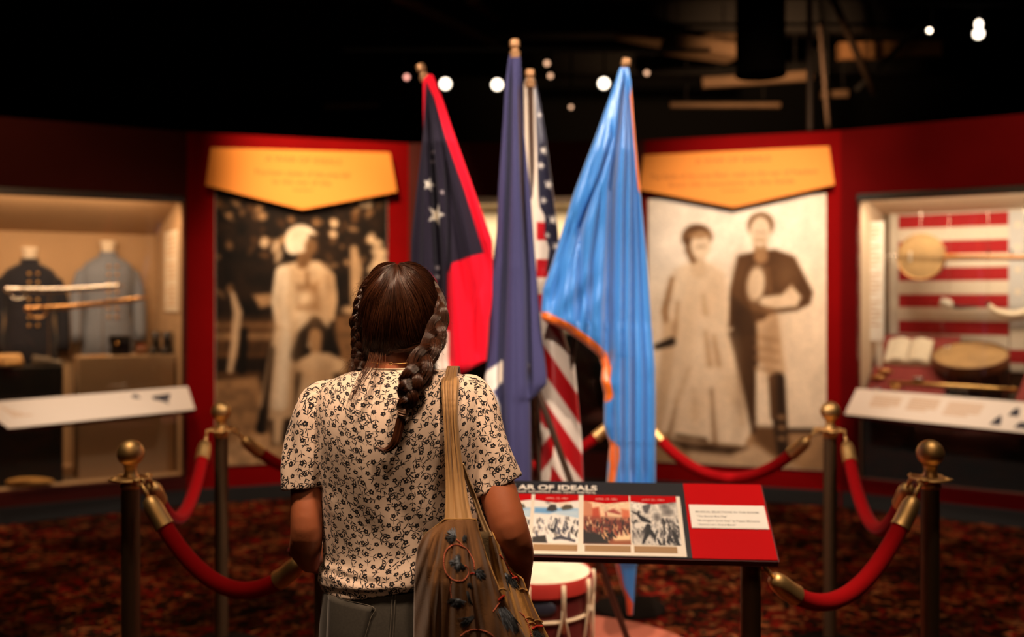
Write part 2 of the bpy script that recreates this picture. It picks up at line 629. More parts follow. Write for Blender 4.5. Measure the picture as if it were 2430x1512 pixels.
mb = MB(); WR.box(mb, 0, uR0, -T, 0, 0, ZT); WR.box(mb, uR1, WR.L, -T, 0, 0, ZT)
WR.box(mb, uR0, uR1, -T, 0, 2.21, ZT); WR.box(mb, uR0, uR1, -T, 0, 0, 0.2)
struct(mb.build('wall_right', mat('red_case_wall', (0.12, 0.0015, 0.002), 0.75, spec=.05, var=0.12, vscale=3)))
for nm, w in (('baseboard_left', WL), ('baseboard_back_left', WPL), ('baseboard_back', WC), ('baseboard_back_right', WPR), ('baseboard_right', WR)):
    mb = MB(); w.box(mb, 0.01, w.L - 0.01, 0, 0.012, 0, 0.11)
    struct(mb.build(nm, NEARBLK, bevel=0.003))

# ------------------------------------------------------------------ prints: big photographs
SEP = lambda k: np.array([np.interp(k, [0, .15, .35, .6, .85, 1.1], c) for c in ((8, 30, 92, 168, 222, 246), (5, 19, 60, 128, 194, 232), (3, 11, 33, 88, 160, 212))])


def poster_left_image():
    p = Paint(510, 455, 918, 1103, 272, 432, SEP(.14))
    p.noise(0.5, 22, 3)
    r = np.random.default_rng(5)
    for _ in range(95):                                   # light spots between the leaves
        x, y = r.uniform(515, 915), 460 + abs(r.normal(0, 130))
        if y > 720: continue
        p.ell(x, y, r.uniform(4, 13), r.uniform(4, 12), SEP(r.uniform(.25, .62)), 4, r.uniform(0, 3), .75)
    for x, y, a, b in ((858, 480, 10, 9), (873, 478, 9, 12), (788, 530, 10, 10), (785, 556, 10, 9), (622, 580, 11, 12), (648, 588, 9, 16),
                       (655, 610, 8, 18), (900, 600, 22, 14), (893, 575, 16, 10), (905, 628, 26, 18), (880, 640, 10, 12), (878, 565, 10, 14)):
        p.ell(x, y, a, b, SEP(.75), 4, .3, .9)
    p.poly([(505, 760), (925, 760), (925, 900), (505, 900)], SEP(.34), 12)
    for y0, y1, k in ((768, 780, .42), (793, 808, .52), (815, 840, .28), (850, 884, .14)):
        p.poly([(505, y0), (700, y0 + 3), (700, y1 + 3), (505, y1)], SEP(k), 5)
    p.poly([(780, 755), (925, 750), (925, 900), (780, 900)], SEP(.42), 10)
    p.poly([(505, 903), (660, 893), (925, 905), (925, 1110), (505, 1110)], SEP(.50), 5)
    p.poly([(505, 1060), (620, 1030), (925, 1040), (925, 1110), (505, 1110)], SEP(.62), 9)
    p.noise(0.16, 10, 9)
    p.poly([(595, 704), (640, 700), (640, 728), (612, 735)], SEP(.6), 5)
    p.cap([(548, 700), (560, 745), (553, 820), (543, 880)], [5, 10, 9, 7], SEP(.72), 4)       # fence posts
    p.cap([(575, 790), (570, 880)], [9, 11], SEP(.06), 5)
    p.cap([(836, 592), (842, 640), (838, 720)], [9, 15, 9], SEP(.66), 5)
    p.ell(828, 740, 22, 10, SEP(.66), 5)
    # woman in a pale coat and headscarf
    p.poly([(690, 640), (780, 640), (800, 900), (790, 1060), (640, 1060), (610, 900)], SEP(.10), 8, .85)
    p.cap([(712, 595), (716, 625)], [13, 16], SEP(.50), 4)
    p.poly([(664, 632), (700, 622), (745, 622), (780, 645), (792, 700), (775, 780), (740, 830), (690, 830), (655, 780), (650, 690)], SEP(.78), 5)
    p.cap([(664, 650), (655, 720), (664, 790)], [17, 17, 13], SEP(.93), 4)
    p.cap([(778, 660), (785, 720), (780, 760)], [11, 10, 8], SEP(.70), 4)
    p.cap([(722, 650), (724, 690)], [4, 5], SEP(.35), 4)
    p.poly([(697, 680), (750, 672), (752, 740), (700, 738)], SEP(.50), 9)
    p.ell(716, 712, 24, 20, SEP(.80), 9, .0, .8)
    p.poly([(696, 745), (738, 745), (728, 800), (706, 806)], SEP(.85), 5)
    p.ell(708, 568, 36, 33, SEP(.97), 4)
    p.ell(690, 585, 20, 22, SEP(.97), 4)
    p.poly([(726, 556), (750, 560), (745, 580), (724, 578)], SEP(.2), 4)
    p.ell(731, 588, 15, 19, SEP(.45), 6)
    p.cap([(724, 612), (712, 628)], [10, 14], SEP(.42), 6)
    p.poly([(648, 775), (695, 790), (690, 1000), (640, 1000), (606, 1000), (628, 870)], SEP(.72), 5)
    p.cap([(664, 800), (655, 960)], [18, 22], SEP(.90), 5)
    p.cap([(642, 830), (620, 1000)], [4, 9], SEP(.12), 4)
    p.cap([(655, 990), (652, 1050)], [13, 9], SEP(.72), 4)
    p.cap([(620, 980), (615, 1020)], [10, 14], SEP(.04), 4)
    p.poly([(675, 1000), (760, 980), (800, 1060), (680, 1060)], SEP(.07), 6)
    # child in front of her
    p.cap([(742, 772), (715, 800), (700, 848)], [14, 15, 17], SEP(.08), 6)
    p.cap([(742, 772), (768, 800), (786, 845)], [14, 15, 17], SEP(.08), 6)
    p.cap([(742, 800), (743, 840)], [15, 12], SEP(.55), 4)
    p.poly([(690, 868), (735, 842), (775, 845), (815, 865), (812, 890), (785, 895), (800, 990), (690, 1000), (710, 890), (690, 886)], SEP(.72), 5)
    for x, y, a, b, k in ((720, 660, 30, 14, .62), (735, 760, 14, 40, .5), (765, 720, 12, 60, .5), (690, 900, 12, 80, .55), (640, 900, 8, 90, .5), (670, 870, 10, 60, .95), (725, 895, 26, 10, .62),
                          (765, 930, 20, 50, .55), (700, 560, 20, 12, .85), (655, 740, 8, 50, .75)):
        p.ell(x, y, a, b, SEP(k), 14, .1, .55)
    p.noise(0.07, 24, 14, .6)
    p.noise(0.05, 3, 4)
    return p.image('print_left')


def poster_right_image():
    p = Paint(1540, 465, 1960, 1110, 280, 430, SEP(.97))
    p.ell(1750, 560, 260, 190, SEP(1.06), 90)
    p.poly([(1535, 700), (1965, 700), (1965, 1120), (1535, 1120)], SEP(.90), 90)
    p.noise(0.03, 40, 3)
    p.poly([(1535, 1040), (1790, 1030), (1965, 1018), (1965, 1120), (1535, 1120)], SEP(.58), 4)
    p.poly([(1790, 1018), (1965, 1012), (1965, 1024), (1790, 1030)], SEP(.22), 4)
    p.poly([(1640, 1075), (1800, 1060), (1900, 1110), (1640, 1120)], SEP(.72), 8)
    p.poly([(1785, 1015), (1870, 1015), (1880, 1085), (1850, 1090), (1800, 1050)], SEP(.38), 8)
    # woman in a full pale gown
    p.poly([(1600, 640), (1640, 622), (1690, 622), (1726, 650), (1738, 770), (1752, 800), (1795, 1015), (1772, 1062), (1590, 1052), (1560, 900), (1588, 780)], SEP(.88), 4)
    p.cap([(1598, 660), (1580, 740), (1588, 800)], [6, 9, 7], SEP(.55), 5)
    p.poly([(1575, 770), (1612, 760), (1600, 900), (1572, 1040), (1552, 1040)], SEP(.74), 7)
    for x0, y0, x1, y1, k in ((1612, 720, 1606, 800, .55), (1675, 700, 1680, 745, .62), (1680, 790, 1690, 870, .62), (1700, 800, 1712, 870, .60),
                              (1695, 930, 1703, 1060, .42), (1610, 960, 1590, 1050, .45), (1650, 930, 1655, 1000, .74), (1735, 900, 1745, 960, .78),
                              (1640, 880, 1610, 960, .66), (1760, 900, 1770, 1010, .78)):
        p.cap([(x0, y0), (x1, y1)], [4, 7], SEP(k), 6, .8)
    p.cap([(1560, 828), (1598, 815)], [7, 11], SEP(.16), 4)
    p.cap([(1610, 1045), (1680, 1052)], [5, 5], SEP(.3), 4)
    p.poly([(1590, 1056), (1780, 1066), (1740, 1085), (1630, 1080)], SEP(.25), 6)
    p.cap([(1660, 600), (1664, 640)], [13, 20], SEP(.80), 4)
    p.ell(1659, 560, 37, 32, SEP(.36), 4)
    p.cap([(1640, 590), (1650, 615)], [10, 9], SEP(.42), 5)
    p.ell(1668, 580, 24, 33, SEP(.88), 4)
    p.ell(1665, 555, 26, 8, SEP(.60), 4)
    # man in a short dark jacket
    p.poly([(1795, 745), (1850, 745), (1870, 880), (1862, 900), (1830, 900), (1800, 850)], SEP(.72), 4)
    p.poly([(1735, 790), (1800, 760), (1805, 860), (1800, 1000), (1798, 1030), (1790, 1030), (1770, 930)], SEP(.26), 5)
    p.cap([(1812, 880), (1816, 985)], [12, 14], SEP(.90), 4)
    p.cap([(1850, 900), (1856, 1000), (1862, 1070)], [18, 17, 13], SEP(.20), 4)
    p.cap([(1838, 900), (1842, 990)], [9, 8], SEP(.30), 4)
    for y in (990, 1015, 1040): p.ell(1860, y, 9, 6, SEP(.5), 4)
    for y in (800, 826, 850, 875): p.cap([(1800, y), (1850, y + 9)], 4, SEP(.52), 5, .7)
    p.poly([(1757, 606), (1800, 596), (1845, 592), (1890, 610), (1932, 695), (1925, 722), (1895, 738), (1835, 745), (1818, 760), (1735, 780), (1738, 690)], SEP(.32), 4)
    p.poly([(1742, 700), (1790, 740), (1800, 800), (1745, 800)], SEP(.24), 6)
    p.ell(1800, 675, 21, 42, SEP(.85), 5, .12)
    p.cap([(1826, 640), (1832, 690)], [5, 6], SEP(.42), 4)
    p.poly([(1815, 705), (1860, 700), (1882, 676), (1905, 705), (1895, 728), (1830, 735), (1806, 722)], SEP(.86), 4)
    p.cap([(1795, 730), (1835, 738)], [9, 9], SEP(.42), 5, .8)
    p.cap([(1808, 560), (1812, 610)], [14, 16], SEP(.55), 4)
    p.ell(1811, 534, 31, 31, SEP(.42), 4)
    p.ell(1810, 550, 24, 36, SEP(.90), 4)
    p.cap([(1800, 568), (1820, 570)], [4, 4], SEP(.6), 4, .7)
    for x, y, a, b, k in ((1700, 700, 26, 60, .80), (1640, 760, 18, 90, .78), (1620, 900, 22, 120, .80), (1730, 930, 24, 100, .82), (1660, 980, 16, 70, .78), (1760, 660, 14, 40, .42), (1870, 650, 22, 34, .46),
                          (1835, 820, 14, 60, .55), (1772, 860, 10, 90, .34)):
        p.ell(x, y, a, b, SEP(k), 16, .1, .55)
    for x, y in ((1663, 584), (1675, 583), (1804, 552), (1818, 552)): p.ell(x, y, 4, 3, SEP(.45), 3, 0, .7)
    p.noise(0.035, 26, 14, .6)
    p.noise(0.05, 3, 4)
    return p.image('print_right')


def wall_print(name, fr, pxa, pxb, z0, z1, im, label, thick=0.014):
    u0, u1 = fr.uz(pxa, 800)[0], fr.uz(pxb, 800)[0]
    mb = MB(); fr.box(mb, u0, u1, 0.001, thick, z0, z1)
    root = thing(name, fr.pt((u0 + u1) / 2, 0.01, z0), label, 'poster')
    mb.build('backing_board', CREAMP, root)
    mb2 = MB()
    q = [fr.pt(u0 + .002, thick + .0012, z0 + .002), fr.pt(u1 - .002, thick + .0012, z0 + .002), fr.pt(u1 - .002, thick + .0012, z1 - .002), fr.pt(u0 + .002, thick + .0012, z1 - .002)]
    mb2.add([list(v) for v in q], [(0, 1, 2, 3)])
    mb2.build('photographic_print', mat(im.name + '_sheet', image=im, rough=0.7, spec=0.15), root, uv=[(0, 0), (1, 0), (1, 1), (0, 1)])
    return root


wall_print('photo_poster', WPL, 510, 918, 0.265, 2.27, poster_left_image(),
           'dark sepia photo poster of a woman in a headscarf with a child')
wall_print('photo_poster', WPR, 1539, 1961, 0.25, 2.22, poster_right_image(),
           'pale sepia photo poster of a gowned woman beside a man in a jacket')

# ------------------------------------------------------------------ yellow signs
YEL = mat('yellow_sign_face', (0.92, 0.32, 0.055), 0.7, spec=.2)
SIGNTXT = mat('sign_lettering', (0.42, 0.11, 0.005), 0.6)
SIGNEDGE = mat('sign_edge', (0.09, 0.03, 0.008), 0.6)


def sign(fr, px, label, lines):
    off = 0.07
    pts = [fr.hit(x, y, off) for x, y in px]
    root = thing('hanging_sign', pts[4] - fr.n * 0.05, label, 'sign', None)
    MB().prism([p - fr.n * 0.002 for p in pts], -fr.n * 0.035).build('sign_backing', SIGNEDGE, root)
    MB().prism(pts, -fr.n * 0.002).build('sign_face', YEL, root)
    c = sum(pts, Vector()) / 5
    for s in (-.35, .35):
        q = c + fr.u * s; MB().tube([q - fr.n * 0.036, q - fr.n * 0.0695], 0.02, 8).build('standoff_mount', SIGNEDGE, root)
    for (body, py, x0, x1, h) in lines:
        o = fr.hit(x0, py, off); e = fr.hit(x1, py, off)
        w = (e - o).dot(fr.u)
        text_obj('lettering', body, SIGNTXT, root, Vector((o.x, o.y, (o.z + e.z) / 2)), fr.u, (0, 0, 1), h * 7.4 / F, width=w, lift=0.001)


sign(WPL, [(500, 350), (925, 362), (942, 455), (718, 497), (488, 440)],
     'yellow pointed sign above the poster of the woman in a headscarf',
     [('A WAR OF IDEALS', 386, 630, 810, 12), ('Fourteen states of the area fell', 418, 605, 828, 13), ('to the war of the', 438, 645, 785, 12), ('freedom', 454, 695, 742, 7)])
sign(WPR, [(1527, 368), (1967, 347), (1980, 438), (1742, 492), (1517, 450)],
     'yellow pointed sign above the poster of the couple',
     [('A WAR OF IDEALS', 385, 1650, 1828, 12), ('The fields of the area filled, roads in the war of freedom', 420, 1542, 1940, 13),
      ('from the mountains to the fields', 440, 1588, 1885, 12), ('freedom', 455, 1712, 1770, 7)])

# ------------------------------------------------------------------ display cases


def display_case(fr, u0, u1, z0, z1, depth, zb1, label, lining, dark_low=None, fold=None):
    root = thing('display_case', fr.pt((u0 + u1) / 2, -depth / 2, 0.0), label, 'display case')
    t = 0.03
    mb = MB(); fr.box(mb, u0 - t, u1 + t, -depth - t, -depth, 0.0, z1 + .05); mb.build('back_panel', lining, root)
    for (a, b) in ((u0 - t, u0), (u1, u1 + t)):
        mb = MB(); fr.box(mb, a, b, -depth, -T - .001, 0.0, z1 + .05); mb.build('side_panel', lining, root)
    mb = MB(); fr.box(mb, u0, u1, -depth, -T - .001, 0.0, z0 - .001); mb.build('base_deck', lining, root)
    # sloping soffit
    pts = [fr.pt(u0, -0.16, z1), fr.pt(u0, -depth, zb1), fr.pt(u0, -depth, z1 + .05), fr.pt(u0, -0.16, z1 + .05)]
    MB().prism(pts, fr.u * (u1 - u0)).build('soffit', lining, root)
    mb = MB(); fr.box(mb, u0 + .002, u1 - .002, -T / 2 - .004, -T / 2 + .004, z0 + .002, z1 - .002); mb.build('glass_pane', GLASS, root)
    mb = MB()
    fr.box(mb, u0 + .002, u1 - .002, -0.034, -0.004, z1 - 0.055, z1 - .001)
    mb.build('top_rail', STEEL, root, bevel=0.004)
    return root


DL = 1.05
display_case(WL, uL0, uL1, 0.2, 2.21, DL, 1.98, 'tan lined glass display case holding two old uniform coats', TAN)
display_case(WC, uC0, uC1, 0.3, 2.25, 0.5, 2.2, 'glass display case in the back wall, behind the flags', mat('cream_case_lining', (0.6, .5, .38), .8))
display_case(WR, uR0, uR1, 0.2, 2.21, .85, 2.1, 'glass display case holding a striped flag, a banjo and a drum', mat('beige_case_lining', (0.62, .47, .33), .8))
# lights inside the cases
pc = WL.pt((uL0 + uL1) / 2 + .1, -.11, 2.15)
area('case_light_left', pc, pc + Vector((0, .45, -1)), 24, 1.6, .08, (1, .62, .34)).rotation_euler.z = WL.rz
pc = WR.pt((uR0 + uR1) / 2 - .1, -.11, 2.15)
area('case_light_right', pc, pc + Vector((0, .45, -1)), 19, 1.6, .08, (1, .78, .55)).rotation_euler.z = WR.rz
pc = WC.pt(WC.L / 2, -.25, 2.15)
area('case_light_back', pc, pc + Vector((0, .1, -1)), 16, 1.4, .08, (1, .78, .5)).rotation_euler.z = WC.rz
# low dark plinth that fills the lower half of the middle and right cases
mb = MB(); WC.box(mb, uC0 + .03, uC1 - .03, -.47, -.13, 0.3, 1.2)
setprops(mb.build('dark_plinth', NEARBLK, bevel=.004), 'black plinth filling the lower half of the case behind the flags', 'plinth')

# reading rails in front of the cases
WHITEP = mat('white_print_panel', (0.80, 0.70, 0.60), 0.45)
INK = mat('dark_ink', (0.02, 0.018, 0.03), 0.6)
BUFF = mat('buff_ink', (0.62, 0.40, 0.24), 0.6)
MAROON = mat('maroon_metal', (0.10, 0.006, 0.006), 0.45)


def reading_panel(fr, q, label, blocks, marks):
    """q: far-left, far-right, near-right, near-left in photo pixels with outward distances"""
    pts = [fr.hit(x, y, n) for (x, y, n) in q]
    c = sum(pts, Vector()) / 4
    root = thing('exhibit_caption_board', Vector((c.x, c.y, min(p.z for p in pts) - .3)), label, 'sign')
    ux = (pts[1] - pts[0]).normalized(); uy = (pts[0] - pts[3]).normalized()
    nn = ux.cross(uy).normalized()
    MB().prism([p - nn * 0.003 for p in pts], -nn * 0.03).build('tray', MAROON, root)
    MB().prism(pts, -nn * 0.002).build('printed_face', WHITEP, root)
    mb = MB()
    for k in (.22, .78):
        mb = MB()
        a = pts[0].lerp(pts[1], k) - nn * .03
        w = a - fr.n * (a - fr.a).dot(fr.n)
        w = Vector((w.x, w.y, a.z - .02))
        mb.tube([a, w + fr.n * .001], 0.02, 8)
        mb.build('wall_bracket', MAROON, root)

    def at(s, t): return pts[3].lerp(pts[2], s).lerp(pts[0].lerp(pts[1], s), t)
    mb = MB()
    for (s0, s1, t0, t1, rows) in blocks:
        for r in range(rows):
            ta = t1 - (t1 - t0) * (r + .15) / rows; tb = t1 - (t1 - t0) * (r + .62) / rows
            se = s1 - (0.3 * (s1 - s0) if r == rows - 1 else 0)
            qd = [at(s0, tb), at(se, tb), at(se, ta), at(s0, ta)]
            mb.prism([p + nn * .0008 for p in qd], -nn * .0006)
    mb.build('text_block', BUFF, root)
    mb = MB()
    for poly in marks:
        mb.prism([at(*s) + nn * .0009 for s in poly], -nn * .0006)
    mb.build('picture_mark', INK, root)
    return root


reading_panel(WL, [(-60, 957, .10), (445, 917, .10), (463, 972, .30), (20, 1017, .30)],
              'tilted white reading panel under the case of uniform coats',
              [(.08, .30, .35, .8, 5), (.36, .52, .35, .85, 6), (.56, .66, .35, .8, 5)],
              [[(.70, .25), (.735, .2), (.75, .5), (.73, .85), (.70, .8), (.715, .5)], [(.76, .3), (.80, .3), (.81, .45), (.78, .4)], [(.80, .45), (.88, .5), (.90, .75), (.80, .7)], [(.82, .3), (.87, .32), (.87, .48), (.81, .45)]])
reading_panel(WR, [(2033, 922, .10), (2560, 965, .10), (2510, 1035, .30), (2004, 983, .30)],
              'tilted white reading panel under the case with the striped flag',
              [(.10, .24, .35, .8, 5), (.28, .42, .35, .85, 6), (.46, .62, .3, .8, 5)],
              [[(.69, .15), (.74, .15), (.73, .35), (.715, .5), (.70, .35)], [(.745, .5), (.79, .5), (.78, .7), (.765, .8), (.75, .7)], [(.80, .12), (.87, .12), (.87, .32), (.81, .32)], [(.84, .6), (.92, .62), (.92, .68), (.84, .66)]])
# ------------------------------------------------------------------ contents of the left case
NAVY = mat('navy_wool', (0.012, 0.013, 0.024), 0.9, sheen=0.3, bump=.2, bscale=200)
GREYBLUE = mat('grey_blue_wool', (0.20, 0.23, 0.30), 0.9, sheen=0.3, bump=.2, bscale=200)
GOLD = mat('gold_metal', (0.85, 0.50, 0.18), 0.3, metal=1)
SILVER = mat('silver_metal', (0.9, 0.86, 0.82), 0.22, metal=1)
BRONZE = mat('bronze_metal', (0.75, 0.42, 0.18), 0.35, metal=1)
MANNEQ = mat('cream_mannequin', (0.85, 0.74, 0.60), 0.6)
LEATHER = mat('black_leather', (0.012, 0.010, 0.009), 0.45)
BROWNL = mat('brown_leather', (0.20, 0.08, 0.03), 0.5)


def ring(c, a, b, rz, n=28, e=2.3):
    out = []
    for k in range(n):
        t = 2 * PI * k / n
        ct, st = math.cos(t), math.sin(t)
        x = a * abs(ct) ** (2 / e) * (1 if ct >= 0 else -1); y = b * abs(st) ** (2 / e) * (1 if st >= 0 else -1)
        out.append((c[0] + x * math.cos(rz) - y * math.sin(rz), c[1] + x * math.sin(rz) + y * math.cos(rz), c[2]))
    return out


def loft(mb, rings, capa=True, capb=True):
    n = len(rings[0])
    vs = [p for r in rings for p in r]
    fs = grid_faces(len(rings), n, True)
    if capa: fs.append(tuple(range(n - 1, -1, -1)))
    if capb: fs.append(tuple((len(rings) - 1) * n + k for k in range(n)))
    mb.add(vs, fs)


def uniform(name, base, rz, H, m, label, skirt=0.75):
    """coat on a headless stand; base is the floor point, H the height of the neck"""
    root = thing(name, base, label, 'uniform')
    c = Vector(base); f = Vector((math.sin(rz), -math.cos(rz), 0)); s = Vector((math.cos(rz), math.sin(rz), 0))
    prof = [(H - skirt, .215, .15), (H - .62, .19, .13), (H - .48, .165, .12), (H - .34, .18, .125), (H - .22, .20, .13), (H - .14, .195, .12),
            (H - .09, .16, .10), (H - .055, .10, .08), (H - .04, .068, .066), (H - .005, .066, .064)]
    mb = MB(); loft(mb, [ring((c.x, c.y, z), a, b, rz) for z, a, b in prof]); mb.build('coat_body', m, root, smooth=True)
    for sg in (-1, 1):
        mb = MB()
        pts = [c + s * (sg * x) + f * y + Vector((0, 0, z - c.z)) for x, y, z in ((.12, 0, H - .13), (.185, 0, H - .185), (.218, .0, H - .32), (.23, .02, H - .45), (.232, .05, H - .62), (.232, .06, H - .70))]
        mb.tube(pts, [.035, .052, .056, .052, .046, .048], 14); mb.build('sleeve', m, root, smooth=True)
    for sg in (-1, 1):
        for k in range(7):
            MB().ell(c + s * (sg * .045 * (1 if sg > 0 else .3)) + f * (.128 + .004 * math.sin(k)) + Vector((0, 0, H - c.z - .12 - k * .065)), .013, 8, 6).build('button', GOLD, root, smooth=True)
    mb = MB(); mb.lathe([(.045, H - .03), (.05, H + .02), (.058, H + .06), (.062, H + .075), (.055, H + .082)], (c.x, c.y, 0)); mb.build('mannequin_neck', MANNEQ, root, smooth=True)
    mb = MB(); mb.lathe([(.16, .2), (.16, .215), (.02, .23), (.02, H - skirt)], (c.x, c.y, c.z), 16); mb.build('stand', LEATHER, root)
    return root


b1 = P(70, 1120, 7.55); b1.z = 0.2
uniform('uniform_coat', b1, WL.rz, 1.78, NAVY, 'dark navy uniform coat with gold buttons on a headless form', .95)
b2 = P(256, 1120, 7.78); b2.z = 0.2
uniform('uniform_coat', b2, WL.rz, 1.84, GREYBLUE, 'grey-blue uniform coat with gold buttons on a headless form', .95)


def sabre(name, a, b, m, hm, label, sag=0.015):
    root = thing(name, (a + b) / 2 - Vector((0, 0, .05)), label, 'sword')
    n = 18
    pts = [a.lerp(b, k / (n - 1)) + Vector((0, 0, -sag * 4 * (k / (n - 1)) * (1 - k / (n - 1)))) for k in range(n)]
    MB().tube(pts[2:], [.019] * (n - 4) + [.014, .007], 10, flat=.45).build('scabbard', m, root, smooth=True)
    MB().tube([a, a.lerp(b, .06), a.lerp(b, .12)], [.013, .017, .013], 10).build('grip', hm, root, smooth=True)
    d = (b - a).normalized()
    g = [a + d * .005 + Vector((0, 0, -.01)), a + d * .03 + Vector((0, 0, -.06)), a + d * .08 + Vector((0, 0, -.07)), a + d * .115 + Vector((0, 0, -.045)), a + d * .12]
    MB().tube([Vector(p) for p in catmull(g, 12)], .007, 8).build('guard', hm, root, smooth=True)
    MB().ell(a, (.022, .022, .022), 12, 8).build('pommel', hm, root, smooth=True)
    for k in (.3, .6):
        q = a.lerp(b, k); MB().torus(q + Vector((0, 0, -sag)), .02, .005, tuple(d), 14, 6).build('scabbard_ring', m, root, smooth=True)
    back = WL.n * -1
    for k in (.35, .62):
        q = a.lerp(b, k); mb = MB()
        t = (WL.pt(0, -DL, 0) - q).dot(WL.n)
        mb.tube([q + Vector((0, 0, -sag - .02)), q + Vector((0, 0, -sag - .05)), Vector((q.x, q.y, .2))], .003, 6)
        mb.build('display_rod', STEEL, root)
    return root


sabre('sabre', P(18, 687, 6.85), P(292, 678, 7.12), SILVER, SILVER, 'silver sabre in its scabbard held across the uniform coats')
sabre('sabre', P(66, 733, 6.9), P(348, 706, 7.22), BRONZE, BRONZE, 'bronze coloured sabre hanging lower than the silver one')

pb = P(60, 860, 6.95)


def plinth(fr, pxa, pxb, n0, n1, z0, z1, m, label):
    u0, u1 = fr.uz(pxa, 900, n1)[0], fr.uz(pxb, 900, n1)[0]
    mb = MB(); fr.box(mb, u0, u1, n0, n1, z0, z1)
    return setprops(mb.build('display_plinth', m, bevel=.004), label, 'plinth')


def on(fr, px, n, z):
    """point above the plane position seen at column px"""
    u = fr.uz(px, 900, n)[0]
    return fr.pt(u, n, z)


ZP1 = 1.5 - 160 * 7.0 / F
plinth(WL, -40, 150, -.55, -.25, 0.2, ZP1 - .02, NEARBLK, 'low black plinth in front of the navy coat')
ZP2 = 1.5 - 145 * 7.15 / F
plinth(WL, 186, 414, -.56, -.27, 0.2, ZP2, TAN, 'tan plinth in front of the grey-blue coat, with small relics on it')
# hat and gauntlets on the black plinth
pt = on(WL, 22, -.36, ZP1 - .02)
r = thing('kepi_cap', pt, 'cream and gold cap lying on the black plinth', 'hat')
MB().lathe([(.085, 0), (.09, .03), (.078, .075), (.07, .085), (.001, .086)], pt).build('crown', mat('ochre_cloth', (.7, .42, .18), .8), r, smooth=True)
MB().lathe([(.088, .012), (.092, .014), (.092, .03), (.088, .032)], pt).build('band', GOLD, r, smooth=True)
mb = MB(); mb.ell(pt + Vector((0, -.08, .012)), (.07, .05, .006)); mb.build('peak', LEATHER, r, smooth=True)
pt = on(WL, 110, -.36, ZP1 - .02)
r = thing('gauntlet_glove', pt, 'grey leather glove lying beside the cap', 'glove')
gm = mat('grey_leather', (.16, .13, .10), .7)
MB().tube([pt + Vector((-.09, 0, .03)), pt + Vector((-.02, 0, .03)), pt + Vector((.03, 0, .03))], [.045, .032, .034], 12, flat=.6).build('cuff', gm, r, smooth=True)
for k in range(4):
    MB().tube([pt + Vector((.02, -.03 + .02 * k, .03)), pt + Vector((.075, -.036 + .024 * k, .028)), pt + Vector((.11, -.038 + .025 * k, .014))], [.011, .010, .007], 8).build('finger', gm, r, smooth=True)
# relics on the tan plinth
pt = on(WL, 285, -.38, ZP2)
r = thing('cartridge_box', pt, 'black leather cartridge box on the tan plinth', 'box')
MB().box(pt + Vector((0, 0, .07)), (.13, .07, .14), WL.rz).build('case', LEATHER, r, bevel=.006)
MB().box(pt + Vector((0, -.01, .115)), (.14, .085, .06), WL.rz).build('flap', LEATHER, r, bevel=.006)
MB().ell(pt + Vector((0, -.055, .09)), .012, 10, 6).build('buckle', GOLD, r, smooth=True)
pt = on(WL, 380, -.40, ZP2)
for k, dx in enumerate((-.03, .045)):
    q = pt + Vector((dx, .02 * k, 0))
    r = thing('ankle_boot', q, ('black ankle boot, left of the pair on the tan plinth', 'black ankle boot, right of the pair on the tan plinth')[k], 'boot', 'pair of old boots')
    MB().tube([q + Vector((0, 0, .03)), q + Vector((0, 0, .10)), q + Vector((0, 0, .165))], [.034, .03, .035], 12).build('shaft', LEATHER, r, smooth=True)
    MB().tube([q + Vector((0, .03, .03)), q + Vector((.01, -.03, .033)), q + Vector((.012, -.09, .026)), q + Vector((.012, -.12, .022))], [.03, .033, .03, .018], 12).build('foot', LEATHER, r, smooth=True)
    MB().box(q + Vector((.006, -.035, .006)), (.062, .18, .012)).build('sole', LEATHER, r, bevel=.003)
pt = on(WL, 335, -.36, ZP2)
r = thing('tobacco_pouch', pt, 'small red and brown pouch between the box and the boots', 'pouch')
MB().ell(pt + Vector((0, 0, .035)), (.05, .035, .035)).build('bag', BROWNL, r, smooth=True)
MB().torus(pt + Vector((0, 0, .065)), .02, .006).build('drawstring', mat('red_cord', (.35, .03, .02), .7), r, smooth=True)
for k, (px, dz, mm, nm) in enumerate(((240, 0, GOLD, 'brass'), (262, 0, SILVER, 'silver'), (218, 0, BRONZE, 'bronze'))):
    pt = on(WL, px, -.32, ZP2)
    r = thing('medal', pt, nm + ' medal lying at the front edge of the tan plinth', 'medal', 'medals on the tan plinth')
    MB().lathe([(.022, 0), (.024, .002), (.024, .005), (.02, .007)], pt).build('disc', mm, r, smooth=True)
    MB().torus(pt + Vector((.03, 0, .004)), .007, .0018).build('loop', mm, r, smooth=True)
# label on the side wall of the case
q0, q1 = WL.pt(uL1 - .004, -.20, 1.36), WL.pt(uL1 - .004, -.66, 1.36)
r = thing('label_panel', q0, 'cream text panel on the side wall beside the grey-blue coat', 'sign')
zt, zb = 1.5 + 155 * 7.3 / F, 1.5 - 40 * 7.3 / F
pts = [Vector((q0.x, q0.y, zb)), Vector((q1.x, q1.y, zb)), Vector((q1.x, q1.y, zt)), Vector((q0.x, q0.y, zt))]
MB().prism(pts, -WL.u * .008).build('panel_board', CREAMP, r)
mb = MB()
for k in range(16):
    z = zt - .05 - k * .034
    if k in (5, 10): continue
    a, b = q0.lerp(q1, .12), q0.lerp(q1, .9 - .1 * (k % 3))
    mb.prism([Vector((a.x, a.y, z)) - WL.u * .0085, Vector((b.x, b.y, z)) - WL.u * .0085, Vector((b.x, b.y, z + .013)) - WL.u * .0085, Vector((a.x, a.y, z + .013)) - WL.u * .0085], -WL.u * .001)
mb.build('text_block', BUFF, r)
